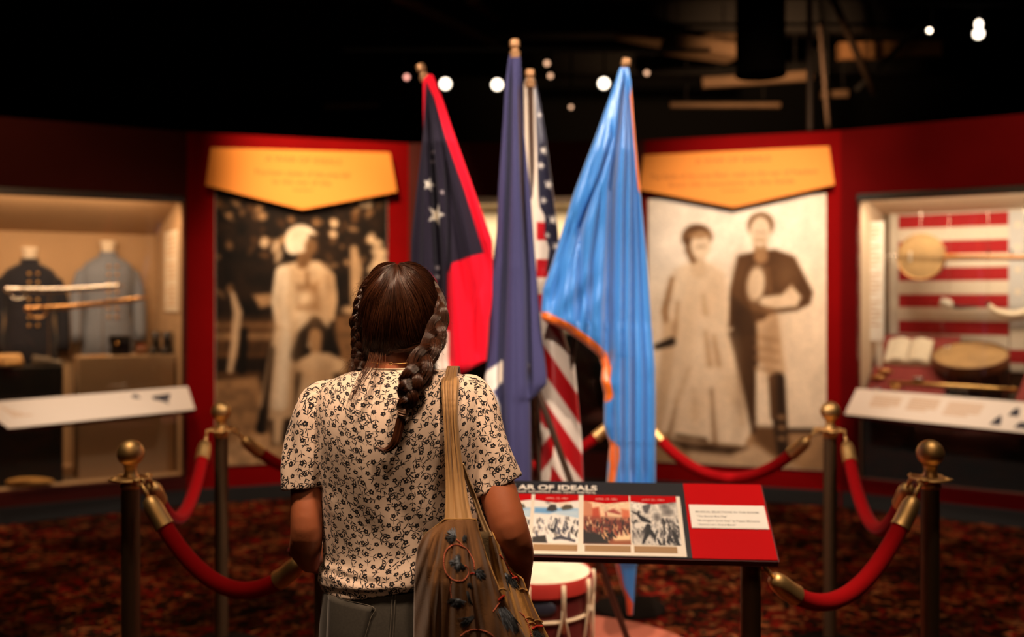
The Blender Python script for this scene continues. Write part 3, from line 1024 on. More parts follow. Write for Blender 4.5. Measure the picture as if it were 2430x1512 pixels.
# things low in the case
pt = on(WL, 70, -.20, .2)
r = thing('haversack', pt, 'flat ochre canvas haversack on the floor of the left case', 'bag')
MB().ell(pt + Vector((0, 0, .03)), (.17, .07, .03)).build('body', mat('ochre_canvas', (.50, .26, .07), .9), r, smooth=True)
MB().box(pt + Vector((0, -.05, .045)), (.2, .05, .008), WL.rz).build('flap', mat('ochre_canvas_dark', (.35, .18, .05), .9), r, bevel=.003)

# ------------------------------------------------------------------ contents of the right case
STRIPE_R = mat('faded_red_cloth', (.42, .010, .012), .85)
STRIPE_W = mat('old_white_cloth', (.80, .68, .54), .85)
CANTON = mat('pale_canton_cloth', (.60, .58, .56), .85)


def on_r(px, n, z): return on(WR, px, n, z)


u0, u1 = WR.uz(2122, 700, -.76)[0], uR1 - .02
uc = WR.uz(2393, 700, -.76)[0]
zt, zb = WR.uz(2300, 505, -.76)[1], .95
r = thing('framed_flag', WR.pt((u0 + u1) / 2, -.76, zb), 'old striped flag stretched flat at the back of the right case', 'flag')
mb = MB(); WR.box(mb, u0, u1, -.80, -.775, zb, zt + .03); mb.build('backing_board', CREAMP, r)
H = (zt - zb) / 11.6
for k in range(12):
    z1_ = zt - k * H; z0_ = max(zb, z1_ - H)
    ustart = u0 + .03
    uend = uc if z1_ > 1.25 else u1 - .03
    mb = MB(); WR.box(mb, ustart, uend, -.774, -.765, z0_ + .0005, z1_ - .0005)
    mb.build('stripe', STRIPE_R if k % 2 == 0 else STRIPE_W, r)
mb = MB(); WR.box(mb, uc + .001, u1 - .03, -.774, -.764, 1.27, zt); mb.build('canton', CANTON, r)


def star_pts(c, ux, uz, R, rot=0, k=.42):
    out = []
    for i in range(10):
        a = rot + PI / 2 + i * PI / 5
        rr = R if i % 2 == 0 else R * k
        out.append(Vector(c) + Vector(ux) * (rr * math.cos(a)) + Vector(uz) * (rr * math.sin(a)))
    return out


for i in range(3):
    for j in range(5):
        c = WR.pt(uc + .06 + .12 * i, -.7625, zt - .1 - .16 * j)
        MB().prism(star_pts(c, WR.u, (0, 0, 1), .035), -WR.n * .0012).build('star', STRIPE_W, r)
mb = MB()
WR.box(mb, u0 - .03, u0, -.80, -.755, zb, zt + .06); WR.box(mb, u0, u1, -.80, -.755, zt + .031, zt + .06)
mb.build('frame', CREAMP, r)
# text panel
q0, q1 = WR.uz(2036, 700, -.10 - .3)[0], WR.uz(2097, 700, -.4)[0]
zt2, zb2 = WR.uz(2060, 527, -.4)[1], WR.uz(2060, 808, -.4)[1]
r = thing('label_panel', WR.pt((q0 + q1) / 2, -.4, zb2), 'tall white text panel at the left side of the right case', 'sign')
mb = MB(); WR.box(mb, q0, q1, -.41, -.40, zb2, zt2); mb.build('panel_board', mat('white_label', (.9, .82, .72), .6), r)
mb = MB()
for k in range(22):
    z = zt2 - .04 - k * .034
    if k in (3, 9, 15): continue
    WR.box(mb, q0 + .025, q1 - .02 - .03 * (k % 3 == 2), -.3998, -.3990, z - .012, z)
mb.build('text_block', BUFF, r)
mb = MB(); WR.box(mb, q0 + .02, q0 + .05, -.45, -.411, .2, zb2 + .2); WR.box(mb, q1 - .05, q1 - .02, -.45, -.411, .2, zb2 + .2); mb.build('post', CREAMP, r)
# banjo
WOODO = mat('orange_wood', (.50, .20, .05), .35, coat=.4)
SKIN_D = mat('old_drum_skin', (.45, .27, .11), .6, var=.25, vscale=9)
nb = -.42
c = WR.hit(2185, 609, nb); c2 = WR.hit(2432, 611, nb); c3 = WR.hit(2560, 618, nb)
r = thing('banjo', c - Vector((0, 0, .16)), 'old banjo hanging level in front of the striped flag', 'banjo')
n_ = WR.n
rb = 56 * 6.95 / F
MB().lathe([(rb - .004, 0), (rb, .003), (rb, .05), (rb - .006, .055)], c - n_ * .06, 36, tuple(n_)).build('rim', mat('banjo_rim_wood', (.12, .05, .02), .4), r, smooth=True, autosm=40)
MB().lathe([(rb - .006, .0), (rb - .006, .003)], c - n_ * .004, 36, tuple(n_)).build('skin_head', SKIN_D, r)
MB().torus(c, rb - .004, .005, tuple(n_), 36, 8).build('tension_hoop', BRONZE, r, smooth=True)
u_ = (c3 - c).normalized()
MB().tube([c + u_ * (rb - .01), c + u_ * (rb + .1), c2, c3], [.026, .022, .018, .016], 10, flat=.7).build('neck', WOODO, r, smooth=True)
MB().box(c3 + u_ * .06, (.14, .02, .06), WR.rz).build('peghead', WOODO, r, bevel=.006)
MB().box(c - u_ * .07 + n_ * .008, (.012, .01, .07), WR.rz).build('bridge', CREAMP, r)
mb = MB()
for k in range(4): mb.tube([c - u_ * rb + n_ * .006 + Vector((0, 0, -.012 + .008 * k)), c - u_ * .07 + n_ * .016 + Vector((0, 0, -.012 + .008 * k)), c3 + n_ * .018 + Vector((0, 0, -.009 + .006 * k))], .0012, 5)
mb.build('strings', STEEL, r)
for px in (2346, 2400):
    q = WR.hit(px, 593, nb); MB().tube([q - Vector((0, 0, .06)), q], [.004, .007], 8).build('tuning_peg', LEATHER, r)
mb = MB(); q = c + Vector((0, 0, rb)); mb.tube([q, Vector((q.x, q.y, 2.10))], .0015, 5); q = c2 + Vector((0, 0, .02)); mb.tube([q, Vector((q.x, q.y, 2.10))], .0015, 5)
mb.tube([c - u_ * rb, c - u_ * (rb + .10)], [.006, .006], 8)
mb.build('hanging_wire', STEEL, r)
# decks: red cloth covered risers, black inside
REDCL = mat('red_display_cloth', (.28, .035, .03), .9, sheen=.3)
ZD = 0.80
mb = MB(); WR.box(mb, uR0 + .01, uR1 - .01, -.72, -.13, .2, ZD - .06)
setprops(mb.build('black_riser', NEARBLK, bevel=.004), 'long black riser filling the lower half of the right case', 'plinth')
mb = MB(); u0 = uR0 + .02; u1 = WR.uz(2235, 930, -.15)[0]
pts = [WR.pt(u0, -.14, ZD - .058), WR.pt(u1, -.14, ZD - .058), WR.pt(u1 + .02, -.74, ZD - .058), WR.pt(u0, -.74, ZD - .058)]
top = [WR.pt(u0, -.14, ZD - .02), WR.pt(u1, -.14, ZD - .02), WR.pt(u1 + .02, -.74, ZD + .40), WR.pt(u0, -.74, ZD + .40)]
mb.add([list(p) for p in pts + top], [(3, 2, 1, 0), (4, 5, 6, 7), (0, 1, 5, 4), (1, 2, 6, 5), (2, 3, 7, 6), (3, 0, 4, 7)])
setprops(mb.build('red_slope', REDCL, bevel=.004), 'sloping red cloth stand left of the old drum', 'stand')
mb = MB(); u0b = WR.uz(2405, 930, -.15)[0]
pts = [WR.pt(u0b, -.14, ZD - .058), WR.pt(uR1 - .02, -.14, ZD - .058), WR.pt(uR1 - .02, -.74, ZD - .058), WR.pt(u0b + .1, -.74, ZD - .058)]
top = [WR.pt(u0b, -.14, ZD - .02), WR.pt(uR1 - .02, -.14, ZD - .02), WR.pt(uR1 - .02, -.74, ZD + .40), WR.pt(u0b + .1, -.74, ZD + .40)]
mb.add([list(p) for p in pts + top], [(3, 2, 1, 0), (4, 5, 6, 7), (0, 1, 5, 4), (1, 2, 6, 5), (2, 3, 7, 6), (3, 0, 4, 7)])
setprops(mb.build('red_slope', REDCL, bevel=.004), 'sloping red cloth stand right of the old drum', 'stand')


def slope_z(n): return ZD - .02 + (.42) * ((-.14 - n) / .6)


# open book
nbk = -.50
pt = on_r(2155, nbk, slope_z(nbk) + .004)
r = thing('open_book', pt, 'open book with yellowed pages on the red slope', 'book')
up = (WR.n * -1 + Vector((0, 0, .9))).normalized()
for s in (-1, 1):
    mb = MB()
    n_s = 7; rows = []
    for i in range(n_s):
        t = i / (n_s - 1)
        z = .018 * math.sin(PI * min(1, t * 1.15)) + .01
        for w in (-.11, .11):
            rows.append(pt + WR.u * (s * (.004 + t * .15)) + up * (w + .06) + WR.n * .02 + Vector((0, 0, z + .01)))
    top_ = rows; bot = [p - Vector((0, 0, .016)) for p in rows]
    vs = [list(p) for p in top_ + bot]
    fs = []
    for i in range(n_s - 1):
        a = 2 * i
        fs += [(a, a + 1, a + 3, a + 2), (14 + a, 14 + a + 2, 14 + a + 3, 14 + a + 1), (a, a + 2, 14 + a + 2, 14 + a), (a + 1, 14 + a + 1, 14 + a + 3, a + 3)]
    fs += [(0, 14, 15, 1), (12, 13, 27, 26)]
    mb.add(vs, fs); mb.build('page_block', mat('book_paper', (.78, .66, .50), .8, var=.1, vscale=30), r)
mb = MB(); mb.prism([pt + WR.u * a + up * b + WR.n * .03 for a, b in ((-.165, -.06), (.165, -.06), (.165, .18), (-.165, .18))], Vector((0, 0, -.008))); mb.build('cover', BROWNL, r)
# small relics on the slope
for k, (px, n, m, nm, shp) in enumerate(((2262, -.62, SILVER, 'silver belt plate on top of the red slope beside the drum', 'belt_plate'),
                                         (2180, -.30, SILVER, 'silver belt plate near the middle of the red slope', 'belt_plate'),
                                         (2080, -.18, mat('blue_enamel', (.16, .2, .28), .4), 'blue enamelled badge low on the red slope', 'badge'),
                                         (2125, -.22, GOLD, 'gold badge beside the brass fife', 'badge'),
                                         (2085, -.30, BRONZE, 'bronze epaulette on the red slope under the open book', 'epaulette'),
                                         (2100, -.36, BRONZE, 'second bronze epaulette, behind the first one', 'epaulette'))):
    z = slope_z(n) + .006
    if px == 2262: n = -.60; z = slope_z(n) + .03
    pt = on_r(px, n, z)
    if px == 2262:
        pt = on_r(2248, -.60, slope_z(-.60) + .006)
    r = thing(shp, pt, nm, 'badge' if shp != 'epaulette' else 'epaulette')
    if shp == 'belt_plate':
        MB().ell(pt + Vector((0, 0, .012)), (.045, .03, .012), 18, 10).build('plate', m, r, smooth=True)
        MB().torus(pt + Vector((0, 0, .014)), .036, .004).build('rim', m, r, smooth=True)
    elif shp == 'badge':
        MB().prism(star_pts(pt + Vector((0, 0, .012)), WR.u, up, .035), Vector((0, 0, -.008))).build('star', m, r)
        MB().ell(pt + Vector((0, 0, .014)), (.014, .014, .006), 12, 8).build('boss', GOLD, r, smooth=True)
    else:
        MB().lathe([(.001, .02), (.03, .022), (.04, .014), (.04, .004), (.001, .0)], pt, 20).build('pad', m, r, smooth=True)
        mb = MB()
        for q in range(14):
            a = 2 * PI * q / 14
            mb.tube([pt + Vector((.038 * math.cos(a), .038 * math.sin(a), .012)), pt + Vector((.055 * math.cos(a), .055 * math.sin(a), .002))], .004, 5)
        mb.build('fringe', GOLD, r)
# drum in the case
DD = 6.95
c = P(2302, 843, DD + .05)
Rd = 82 * DD / F
AX = Vector((WR.n.x * .34, WR.n.y * .34, .94)).normalized()
hh = .30
cb = c - AX * hh
r = thing('old_drum', Vector((cb.x, cb.y, ZD - .058)), 'old brown wooden drum with a yellowed skin in the right case', 'drum')
DWOOD = mat('dark_drum_wood', (.05, .022, .012), .5)
MB().lathe([(Rd * .98, 0), (Rd * .98, hh - .01)], cb, 40, AX).build('shell', DWOOD, r, smooth=True, autosm=40)
MB().lathe([(Rd * .985, hh - .008), (Rd * .985, hh)], cb, 40, AX).build('skin_head', SKIN_D, r)
MB().lathe([(Rd, hh - .055), (Rd * 1.04, hh - .052), (Rd * 1.04, hh + .006), (Rd * .99, hh + .008), (Rd * .985, hh - .003)], cb, 40, AX).build('upper_hoop', BROWNL, r, smooth=True, autosm=40)
QA = Vector((0, 0, 1)).rotation_difference(AX)
for k in range(10):
    a = 2 * PI * k / 10
    p0 = cb + QA @ Vector((Rd * 1.03 * math.cos(a), Rd * 1.03 * math.sin(a), hh - .03)); p1 = cb + QA @ Vector((Rd * 1.02 * math.cos(a + .3), Rd * 1.02 * math.sin(a + .3), .02))
    MB().tube([p0, p1], .004, 6).build('cord', BROWNL, r)
# fife: long brass tube in front
a, b = WR.hit(2108, 908, -.16), WR.hit(2415, 926, -.16)
r = thing('brass_fife', (a + b) / 2, 'long brass fife resting along the front of the right case', 'flute')
MB().tube([a, a.lerp(b, .3), a.lerp(b, .31), a.lerp(b, .7), a.lerp(b, .71), b], [.014, .014, .017, .017, .014, .014], 14).build('body', GOLD, r, smooth=True)
for k in (.3, .5, .72, .97):
    q = a.lerp(b, k); MB().torus(q, .017, .004, tuple((b - a).normalized()), 18, 6).build('ferrule', GOLD, r, smooth=True)
for k in (.12, .9):
    q = a.lerp(b, k); MB().tube([Vector((q.x, q.y, ZD - .056)), q - Vector((0, 0, .013))], .004, 6).build('prop_rod', STEEL, r)
# curved powder horn and pipe hanging before the flag
pts = [WR.hit(x, y, -.5) for x, y in ((2345, 722), (2362, 738), (2395, 748), (2430, 745), (2470, 728), (2500, 705))]
r = thing('powder_horn', pts[2] - Vector((0, 0, .05)), 'curved pale powder horn hanging in front of the striped flag', 'horn')
MB().tube([Vector(p) for p in catmull(pts, 20)], list(np.interp(np.linspace(0, 1, 20), [0, .4, 1], [.014, .032, .045])), 14).build('horn', mat('pale_horn', (.75, .6, .42), .35, coat=.3), r, smooth=True)
MB().ell(pts[0], (.017, .017, .017), 10, 8).build('stopper', LEATHER, r, smooth=True)
mb = MB();
for p in (pts[0], pts[4]): mb.tube([p, Vector((p.x, p.y, 2.08))], .0012, 5)
mb.tube([pts[2] - Vector((0, 0, .02)), Vector((pts[2].x, pts[2].y, ZD - .05))], .004, 6)
mb.build('hanging_wire', STEEL, r)
pts = [WR.hit(x, y, -.6) for x, y in ((2232, 716), (2252, 722), (2275, 730), (2320, 728))]
r = thing('clay_pipe', pts[1] - Vector((0, 0, .03)), 'cream bowled tobacco pipe with a black stem in front of the striped flag', 'pipe')
MB().tube([pts[0], pts[1], pts[1].lerp(pts[2], .4)], [.034, .036, .016], 12).build('bowl', CREAMP, r, smooth=True)
MB().tube([pts[1].lerp(pts[2], .4), pts[2], pts[3]], [.016, .012, .006], 10).build('stem', LEATHER, r, smooth=True)
mb = MB(); mb.tube([pts[1], Vector((pts[1].x, pts[1].y, 2.07))], .0012, 5); mb.build('hanging_wire', STEEL, r)

# ------------------------------------------------------------------ stanchions and velvet ropes
BRASS = mat('brass', (0.85, 0.52, 0.20), 0.5, metal=1.0, bump=.02, bscale=60)
DBRASS = mat('dull_brass_tube', (0.20, 0.12, 0.06), 0.5, metal=.85)
VELVET = mat('red_velvet', (0.36, 0.0015, 0.003), 0.85, spec=.1, sheen=0.04, bump=.25, bscale=260)
STZ = dict(ball=.976, ring=.893, tube=.875)


def make_stanchion(x, y, label):
    r = thing('rope_stanchion', (x, y, 0), label, 'stanchion', 'brass rope stanchions')
    c = (x, y, 0)
    MB().lathe([(.165, 0), (.17, .008), (.165, .02), (.12, .038), (.06, .05), (.034, .06)], c, 40).build('base', mat('black_iron_base', (.010, .006, .004), .9, spec=.05), r, smooth=True, autosm=50)
    MB().lathe([(.028, .055), (.028, .903)], c, 28).build('tube', DBRASS, r, smooth=True, autosm=50)
    MB().lathe([(.029, .899), (.032, .905), (.032, .913), (.028, .917), (.028, .924), (.058, .927), (.060, .930), (.058, .933), (.025, .936), (.021, .945), (.018, .955), (.020, .965), (.022, .972)], c, 32).build('collar', BRASS, r, smooth=True, autosm=50)
    MB().ell((x, y, 1.009), .041, 36, 24).build('ball_finial', BRASS, r, smooth=True)
    for k in range(4):
        a = PI / 4 + k * PI / 2
        MB().torus((x + .05 * math.cos(a), y + .05 * math.sin(a), .933), .016, .0035, (0, 0, 1), 20, 6).build('hook_ring', BRASS, r, smooth=True)
    return r


def dup(root, loc, label):
    q = root.copy(); COL.objects.link(q); q.location = loc; q['label'] = label
    for ch in list(root.children):
        c_ = ch.copy(); COL.objects.link(c_); c_.parent = q
    return q


SN = {'nl': (-1.184, 3.09), 'nr': (1.298, 3.09), 'fl': (-1.227, 4.20), 'fr': (1.3425, 4.20), 'ml': (-.46, 4.75), 'mr': (.563, 4.75)}
s0 = make_stanchion(*SN['nl'], 'brass ball-topped rope stanchion nearest the case of uniform coats, in front')
dup(s0, SN['nr'] + (0,), 'brass ball-topped rope stanchion in front, right of the reading rail')
dup(s0, SN['fl'] + (0,), 'brass ball-topped rope stanchion standing farther back before the woman poster')
dup(s0, SN['fr'] + (0,), 'brass ball-topped rope stanchion standing farther back before the couple poster')
dup(s0, SN['mr'] + (0,), 'brass rope stanchion hidden behind the light blue flag')
dup(s0, SN['ml'] + (0,), 'brass rope stanchion hidden behind the visitor and the navy and red flag')


def rope(a, b, low, label, r=.025):
    """hangs between hook points a and b, lowest height low; ferrules and snap hooks at both ends"""
    a, b = Vector(a), Vector(b)
    d = b - a
    # parabola through both ends with the given minimum
    da, db = a.z - low, b.z - low
    ta = math.sqrt(max(da, 1e-4)) / (math.sqrt(max(da, 1e-4)) + math.sqrt(max(db, 1e-4)))
    pts = []
    n = 60
    for i in range(n):
        t = i / (n - 1)
        z = low + (da * ((ta - t) / ta) ** 2 if t < ta else db * ((t - ta) / (1 - ta)) ** 2)
        # fuller belly than a parabola
        pts.append(Vector((a.x + d.x * t, a.y + d.y * t, z)))
    L = [0.0]
    for i in range(1, n): L.append(L[-1] + (pts[i] - pts[i - 1]).length)
    tot = L[-1]

    def at(s):
        s = min(max(s, 0), tot)
        i = max(0, min(n - 2, int(np.searchsorted(L, s)) - 1))
        f = (s - L[i]) / max(1e-9, L[i + 1] - L[i])
        return pts[i].lerp(pts[i + 1], f)
    root = thing('velvet_rope', at(tot * ta) - Vector((0, 0, r)), label, 'rope', 'red velvet ropes between the stanchions')
    h0, h1 = .055, .155
    core = [at(h1 - .02 + (tot - 2 * h1 + .04) * k / 47) for k in range(48)]
    MB().tube(core, r, 18).build('velvet_cord', VELVET, root, smooth=True)
    for s_, sg in ((0, 1), (tot, -1)):
        q = [at(s_ + sg * (h0 + (h1 - h0) * k / 5)) for k in range(6)]
        MB().tube([q[0] + (q[0] - q[1]) * .3] + q, [.010, .020, r + .001, r + .003, r + .003, r + .003, r + .0045], 18).build('ferrule', BRASS, root, smooth=True, autosm=60)
        p0, p1 = at(s_), at(s_ + sg * h0)
        mb = MB(); mb.tube([p0, p0.lerp(p1, .5), p1], [.0045, .007, .0055], 10); mb.torus(p0, .012, .0035, tuple((p1 - p0).normalized().cross(Vector((0, 0, 1)))), 18, 6)
        mb.build('snap_hook', BRASS, root, smooth=True)
    return root


def hook(key, dx, dy): return Vector((SN[key][0] + dx, SN[key][1] + dy, .924))


RAILL = Vector((-.535, 2.80, .80)); RAILR = Vector((.655, 2.70, .775))
rope(hook('nl', .05, -.045), RAILL + Vector((-.03, .03, -.02)), .634, 'red velvet rope from the front left stanchion to the reading rail')
rope(RAILR + Vector((.035, .03, -.02)), hook('nr', -.05, -.045), .62, 'red velvet rope from the reading rail to the front right stanchion')
rope(hook('fl', -.045, -.05), hook('nl', .04, .05), .692, 'red velvet rope between the two stanchions on the left')
rope(hook('fr', .045, -.05), hook('nr', -.04, .05), .654, 'red velvet rope between the two stanchions on the right')
rope(hook('fr', -.05, .03), hook('mr', .05, -.03), .677, 'dark red velvet rope hanging before the couple poster')
rope(hook('fl', .05, .03), hook('ml', -.05, -.03), .70, 'red velvet rope hanging before the woman poster, behind the visitor')
rope(hook('mr', -.05, 0), hook('ml', .05, 0), .68, 'red velvet rope behind the flags')
# ------------------------------------------------------------------ flags
def rows_interp(rows, y):
    a = np.array(rows, dtype=float)
    return np.interp(y, a[:, 0], a[:, 1]), np.interp(y, a[:, 0], a[:, 2])


FLAGMAT = {}


def flag_mat(name, rough, sheen, spec=.5):
    return mat(name, attr='Col', rough=rough, sheen=sheen, spec=spec, bump=.10, bscale=350)


def build_flag(root, part, rows, d, thick, fold, colfn, m, nrow=260, ncol=150):
    """closed cloth bundle: front and back sheet between the left and right outline"""
    y0, y1 = rows[0][0], rows[-1][0]
    ys = np.linspace(y0, y1, nrow)
    xl, xr = rows_interp(rows, ys)
    nf, nbk = ncol, ncol // 3
    V, C = [], []
    dd = d if callable(d) else (lambda y: d)
    for i, y in enumerate(ys):
        dy = dd(y)
        w = xr[i] - xl[i]
        hm = min(thick, w * dy / F * .42)
        u = 0.5 - 0.5 * np.cos(np.linspace(0, PI, nf))
        px = xl[i] + w * u
        dep = dy - hm * np.sqrt(np.clip(1 - (2 * u - 1) ** 2, 0, 1)) ** .8
        env = np.clip(np.sin(PI * u), 0, 1) ** .35
        dep = dep + fold(px, np.full_like(px, y), u) * env * min(1.0, w / 60.0)
        X = (px - CX) * dy / F
        Z = np.full_like(px, CH - (y - HY) * dy / F)
        V.append(np.stack([X, dep, Z], 1)); C.append(colfn(px, np.full_like(px, y)))
        ub = 0.5 + 0.5 * np.cos(np.linspace(0, PI, nbk + 2)[1:-1])
        pxb = xl[i] + w * ub
        depb = dy + hm * .8 * np.sqrt(np.clip(1 - (2 * ub - 1) ** 2, 0, 1)) + 0.008 * np.sin(ub * 19 + 1) * min(1, w / 60)
        V.append(np.stack([(pxb - CX) * dy / F, depb, np.full_like(pxb, CH - (y - HY) * dy / F)], 1))
        C.append(colfn(pxb, np.full_like(pxb, y)))
    V = np.vstack(V); C = np.vstack(C)
    nc = nf + nbk
    mb = MB(); mb.add(V, grid_faces(nrow, nc, True) + [tuple(range(nc - 1, -1, -1))])
    o = mb.build(part, m, root, smooth=True)
    set_col(o.data, lin(C))
    return o


def crease(x, y, pts, s0, s1, A):
    P_ = np.array(pts, float)
    xc = np.interp(y, P_[:, 0], P_[:, 1]); t = np.clip((y - P_[0, 0]) / (P_[-1, 0] - P_[0, 0]), 0, 1)
    s_ = s0 + (s1 - s0) * t
    w = np.clip((y - P_[0, 0] + 40) / 80, 0, 1) * np.clip((P_[-1, 0] + 30 - y) / 60, 0, 1)
    return A * w * np.exp(-np.abs((x - xc) / s_) ** 1.6)


def ssn(x): return np.sin(x) + 0.25 * np.sin(2 * x + .6)


def blend(c, mask, col):
    mask = np.clip(mask, 0, 1)[:, None]
    return c * (1 - mask) + np.array(col, dtype=float) * mask


def inpoly(X, Y, pts, soft=2.0): return np.clip(.5 - poly_sdf(X, Y, pts) / (2 * soft), 0, 1)


def star2(cx, cy, R, rot=0, sx=1.0):
    return [(cx + sx * (R if i % 2 == 0 else R * .42) * math.cos(rot - PI / 2 + i * PI / 5), cy + (R if i % 2 == 0 else R * .42) * math.sin(rot - PI / 2 + i * PI / 5)) for i in range(10)]


# --- navy flag with a red border, poles lean into one stand
F1_IN = [(1012, 196), (1032, 236), (1063, 342), (1104, 457), (1149, 601), (1110, 612), (1075, 626), (1064, 650), (1063, 780), (1040, 800), (1030, 780), (1037, 668), (1020, 648), (985, 632), (960, 632), (972, 560), (988, 449), (1006, 300)]


def col1(x, y):
    c = np.tile(np.array([228, 4, 36.]), (len(x), 1))
    c = blend(c, inpoly(x, y, F1_IN, 2), (30, 22, 36))
    for p in (star2(1020, 441, 17, .2, .8), star2(1037, 512, 27, .35, .75)):
        c = blend(c, inpoly(x, y, p, 2), (238, 226, 205))
    c = blend(c, inpoly(x, y, [(1008, 425), (1024, 422), (1022, 462), (1008, 448)], 2) * .0, (0, 0, 0))
    for sx, sy in ((1028, 363), (1028, 385), (1052, 460), (1038, 636), (1038, 657)):
        c = blend(c, np.clip((6 - np.hypot(x - sx, y - sy)) / 3, 0, 1), (150, 135, 135))
    c = blend(c, np.clip((y - 783) / 4, 0, 1) * np.clip((1069 - x) / 3, 0, 1), (240, 222, 200))
    return c


def fold1(x, y, u):
    a = (x - 1012) / (y - 100)
    t = np.clip((y - 200) / 300, 0, 1)
    cr_ = crease(x, y, [(260, 1018), (450, 1030), (640, 1040), (800, 1046)], 5, 8, .045) + crease(x, y, [(420, 1060), (560, 1068), (640, 1066), (880, 1070)], 4, 6, .04)
    return -0.016 * t * ssn(a * 62 + 1.0) - .004 * ssn(a * 140 + y * .004) + cr_ + crease(x, y, [(640, 1140), (860, 1128)], 8, 10, .02)


SATIN = flag_mat('flag_satin', .34, .25, .8)
WOOLF = flag_mat('flag_wool', .85, .06, .2)
WOODP = mat('dark_flagpole_wood', (.045, .022, .012), .35, coat=.3)
FIN = mat('gold_finial', (.34, .17, .07), .5, metal=.6)


def flagpole(root, top, bot, r=.0125, sleeve=None):
    top, bot = Vector(top), Vector(bot)
    MB().tube([bot, top], r, 14).build('pole', WOODP, root, smooth=True)
    t = (top - bot).normalized()
    MB().lathe([(r + .001, -.03), (r + .008, -.027), (r + .009, -.002), (r + .003, .002), (r + .001, .010), (r + .002, .014), (r + .007, .018), (r + .007, .040), (r + .004, .045), (.004, .047)], top, 18, tuple(t)).build('finial', FIN, root, smooth=True, autosm=50)


ZPL = .12
f1 = thing('flag_on_pole', (P(1512, 0, 3.68).x, 3.68, ZPL), 'navy flag with white stars and a red border hanging from a leaning pole', 'flag', 'flags on crossed poles')
flagpole(f1, P(1005, 178, 3.95), Vector((P(1512, 0, 3.70).x, 3.70, ZPL + .001)))
build_flag(f1, 'flag_cloth', [(178, 1015, 1028), (190, 1004, 1033), (240, 1004, 1052), (310, 1005, 1075), (449, 989, 1124.5), (572, 976, 1169), (640, 975, 1170), (695, 985, 1171), (745, 1000, 1165),
                               (759, 1010, 1162), (820, 1025, 1158), (857, 1033, 1154.6), (880, 1036, 1110), (897, 1042, 1072), (900, 1046, 1060)], lambda y: 3.93 - .13 * min(1, max(0, (y - 190) / 150)), .055, fold1, col1, WOOLF)

# --- plain indigo flag with one white star
F2S = [(1194, 853), (1193, 905), (1171, 926), (1187, 960), (1188, 1010), (1140, 1010), (1140, 900), (1147, 895), (1155, 880)]


def col2(x, y):
    c = np.tile(np.array([60, 57, 92.]), (len(x), 1))
    return blend(c, inpoly(x, y, F2S, 1.5), (235, 222, 205))


def fold2(x, y, u):
    s = (x - (1222 + (y - 140) * .012)) / (26 + (y - 140) * .075)
    t = np.clip((y - 150) / 120, 0, 1)
    cr_ = crease(x, y, [(160, 1213), (430, 1207), (650, 1199), (900, 1188), (1140, 1198)], 3.5, 7, .06) + crease(x, y, [(190, 1233), (430, 1239), (650, 1250), (930, 1256)], 3.5, 7, .06)
    return t * (-.010 * np.cos(s * 5.6 + .5) - .003 * np.cos(s * 13 + y * .002)) + cr_ + crease(x, y, [(300, 1222), (700, 1226), (1137, 1232)], 5, 10, .010)


f2 = thing('flag_on_pole', (P(1272, 0, 3.82).x, 3.82, ZPL), 'plain indigo flag with a white star, hanging from the tallest upright pole', 'flag', 'flags on crossed poles')
flagpole(f2, P(1222, 122, 3.82), Vector((P(1272, 0, 3.82).x, 3.82, ZPL + .001)))
build_flag(f2, 'flag_cloth', [(125, 1210, 1234), (142, 1206, 1236), (200, 1199, 1238), (285, 1194, 1241), (428, 1184, 1256), (551, 1178, 1266), (668, 1165, 1274), (795, 1160, 1286), (860, 1155, 1294),
                               (897, 1150, 1298), (912, 1150, 1297), (940, 1150, 1272), (950, 1150, 1258), (1137, 1165, 1260), (1300, 1190, 1268), (1400, 1200, 1276), (1500, 1215, 1276)], 3.82, .07, fold2, col2, WOOLF)

# --- striped flag with stars


def col3(x, y):
    s = (y - 1.45 * (x - 1303.8) * (1 + 0 * y))
    # lower drape: diagonal stripes
    ph = (s - 839) / 63.0
    k = np.floor(ph).astype(int)
    f = ph - k
    red = (k % 2 == 0)
    edge = np.clip(np.minimum(f, 1 - f) * 63 / 2.5, 0, 1)
    cr, cw = np.array([178, 6, 14.]), np.array([236, 216, 196.])
    low = np.where(red[:, None], cr, cw)
    low = low * edge[:, None] + (cr * .5 + cw * .5) * (1 - edge[:, None])
    fold = (x < 1318 - (y - 1010) * .12) & (y > 1010)
    s2 = (y + 1.5 * (x - 1275) - 1010) / 60
    k2 = np.floor(s2).astype(int)
    low = np.where(fold[:, None], np.where((k2 % 2 == 0)[:, None], cw, cr), low)
    # upper part: cream pole sleeve, then level stripes beside it
    c = np.tile(np.array([232, 212, 186.]), (len(x), 1))
    hs = (x > 1272) & (y > 495)
    kk = np.floor((y - 531) / 42.0).astype(int)
    up = np.where((kk % 2 == 0)[:, None], np.array([190, 5, 18.]), cw)
    c = np.where(hs[:, None], up, c)
    c = np.where((y > 755)[:, None], low, c)
    nav = inpoly(x, y, [(1268, 200), (1272, 330), (1277, 470), (1280, 495), (1292, 515), (1292, 560), (1302, 590), (1296, 640), (1300, 660), (1345, 640), (1330, 520), (1300, 330), (1280, 190)], 2)
    c = blend(c, nav, (30, 26, 44))
    for sx, sy, R in ((1279, 275, 7), (1290, 360, 12), (1282, 396, 10), (1302, 440, 13), (1288, 478, 9), (1312, 523, 13), (1297, 560, 8), (1318, 585, 10)):
        c = blend(c, inpoly(x, y, star2(sx, sy, R, .25), 1.5) * (1 if True else 0), (235, 222, 205))
    return c


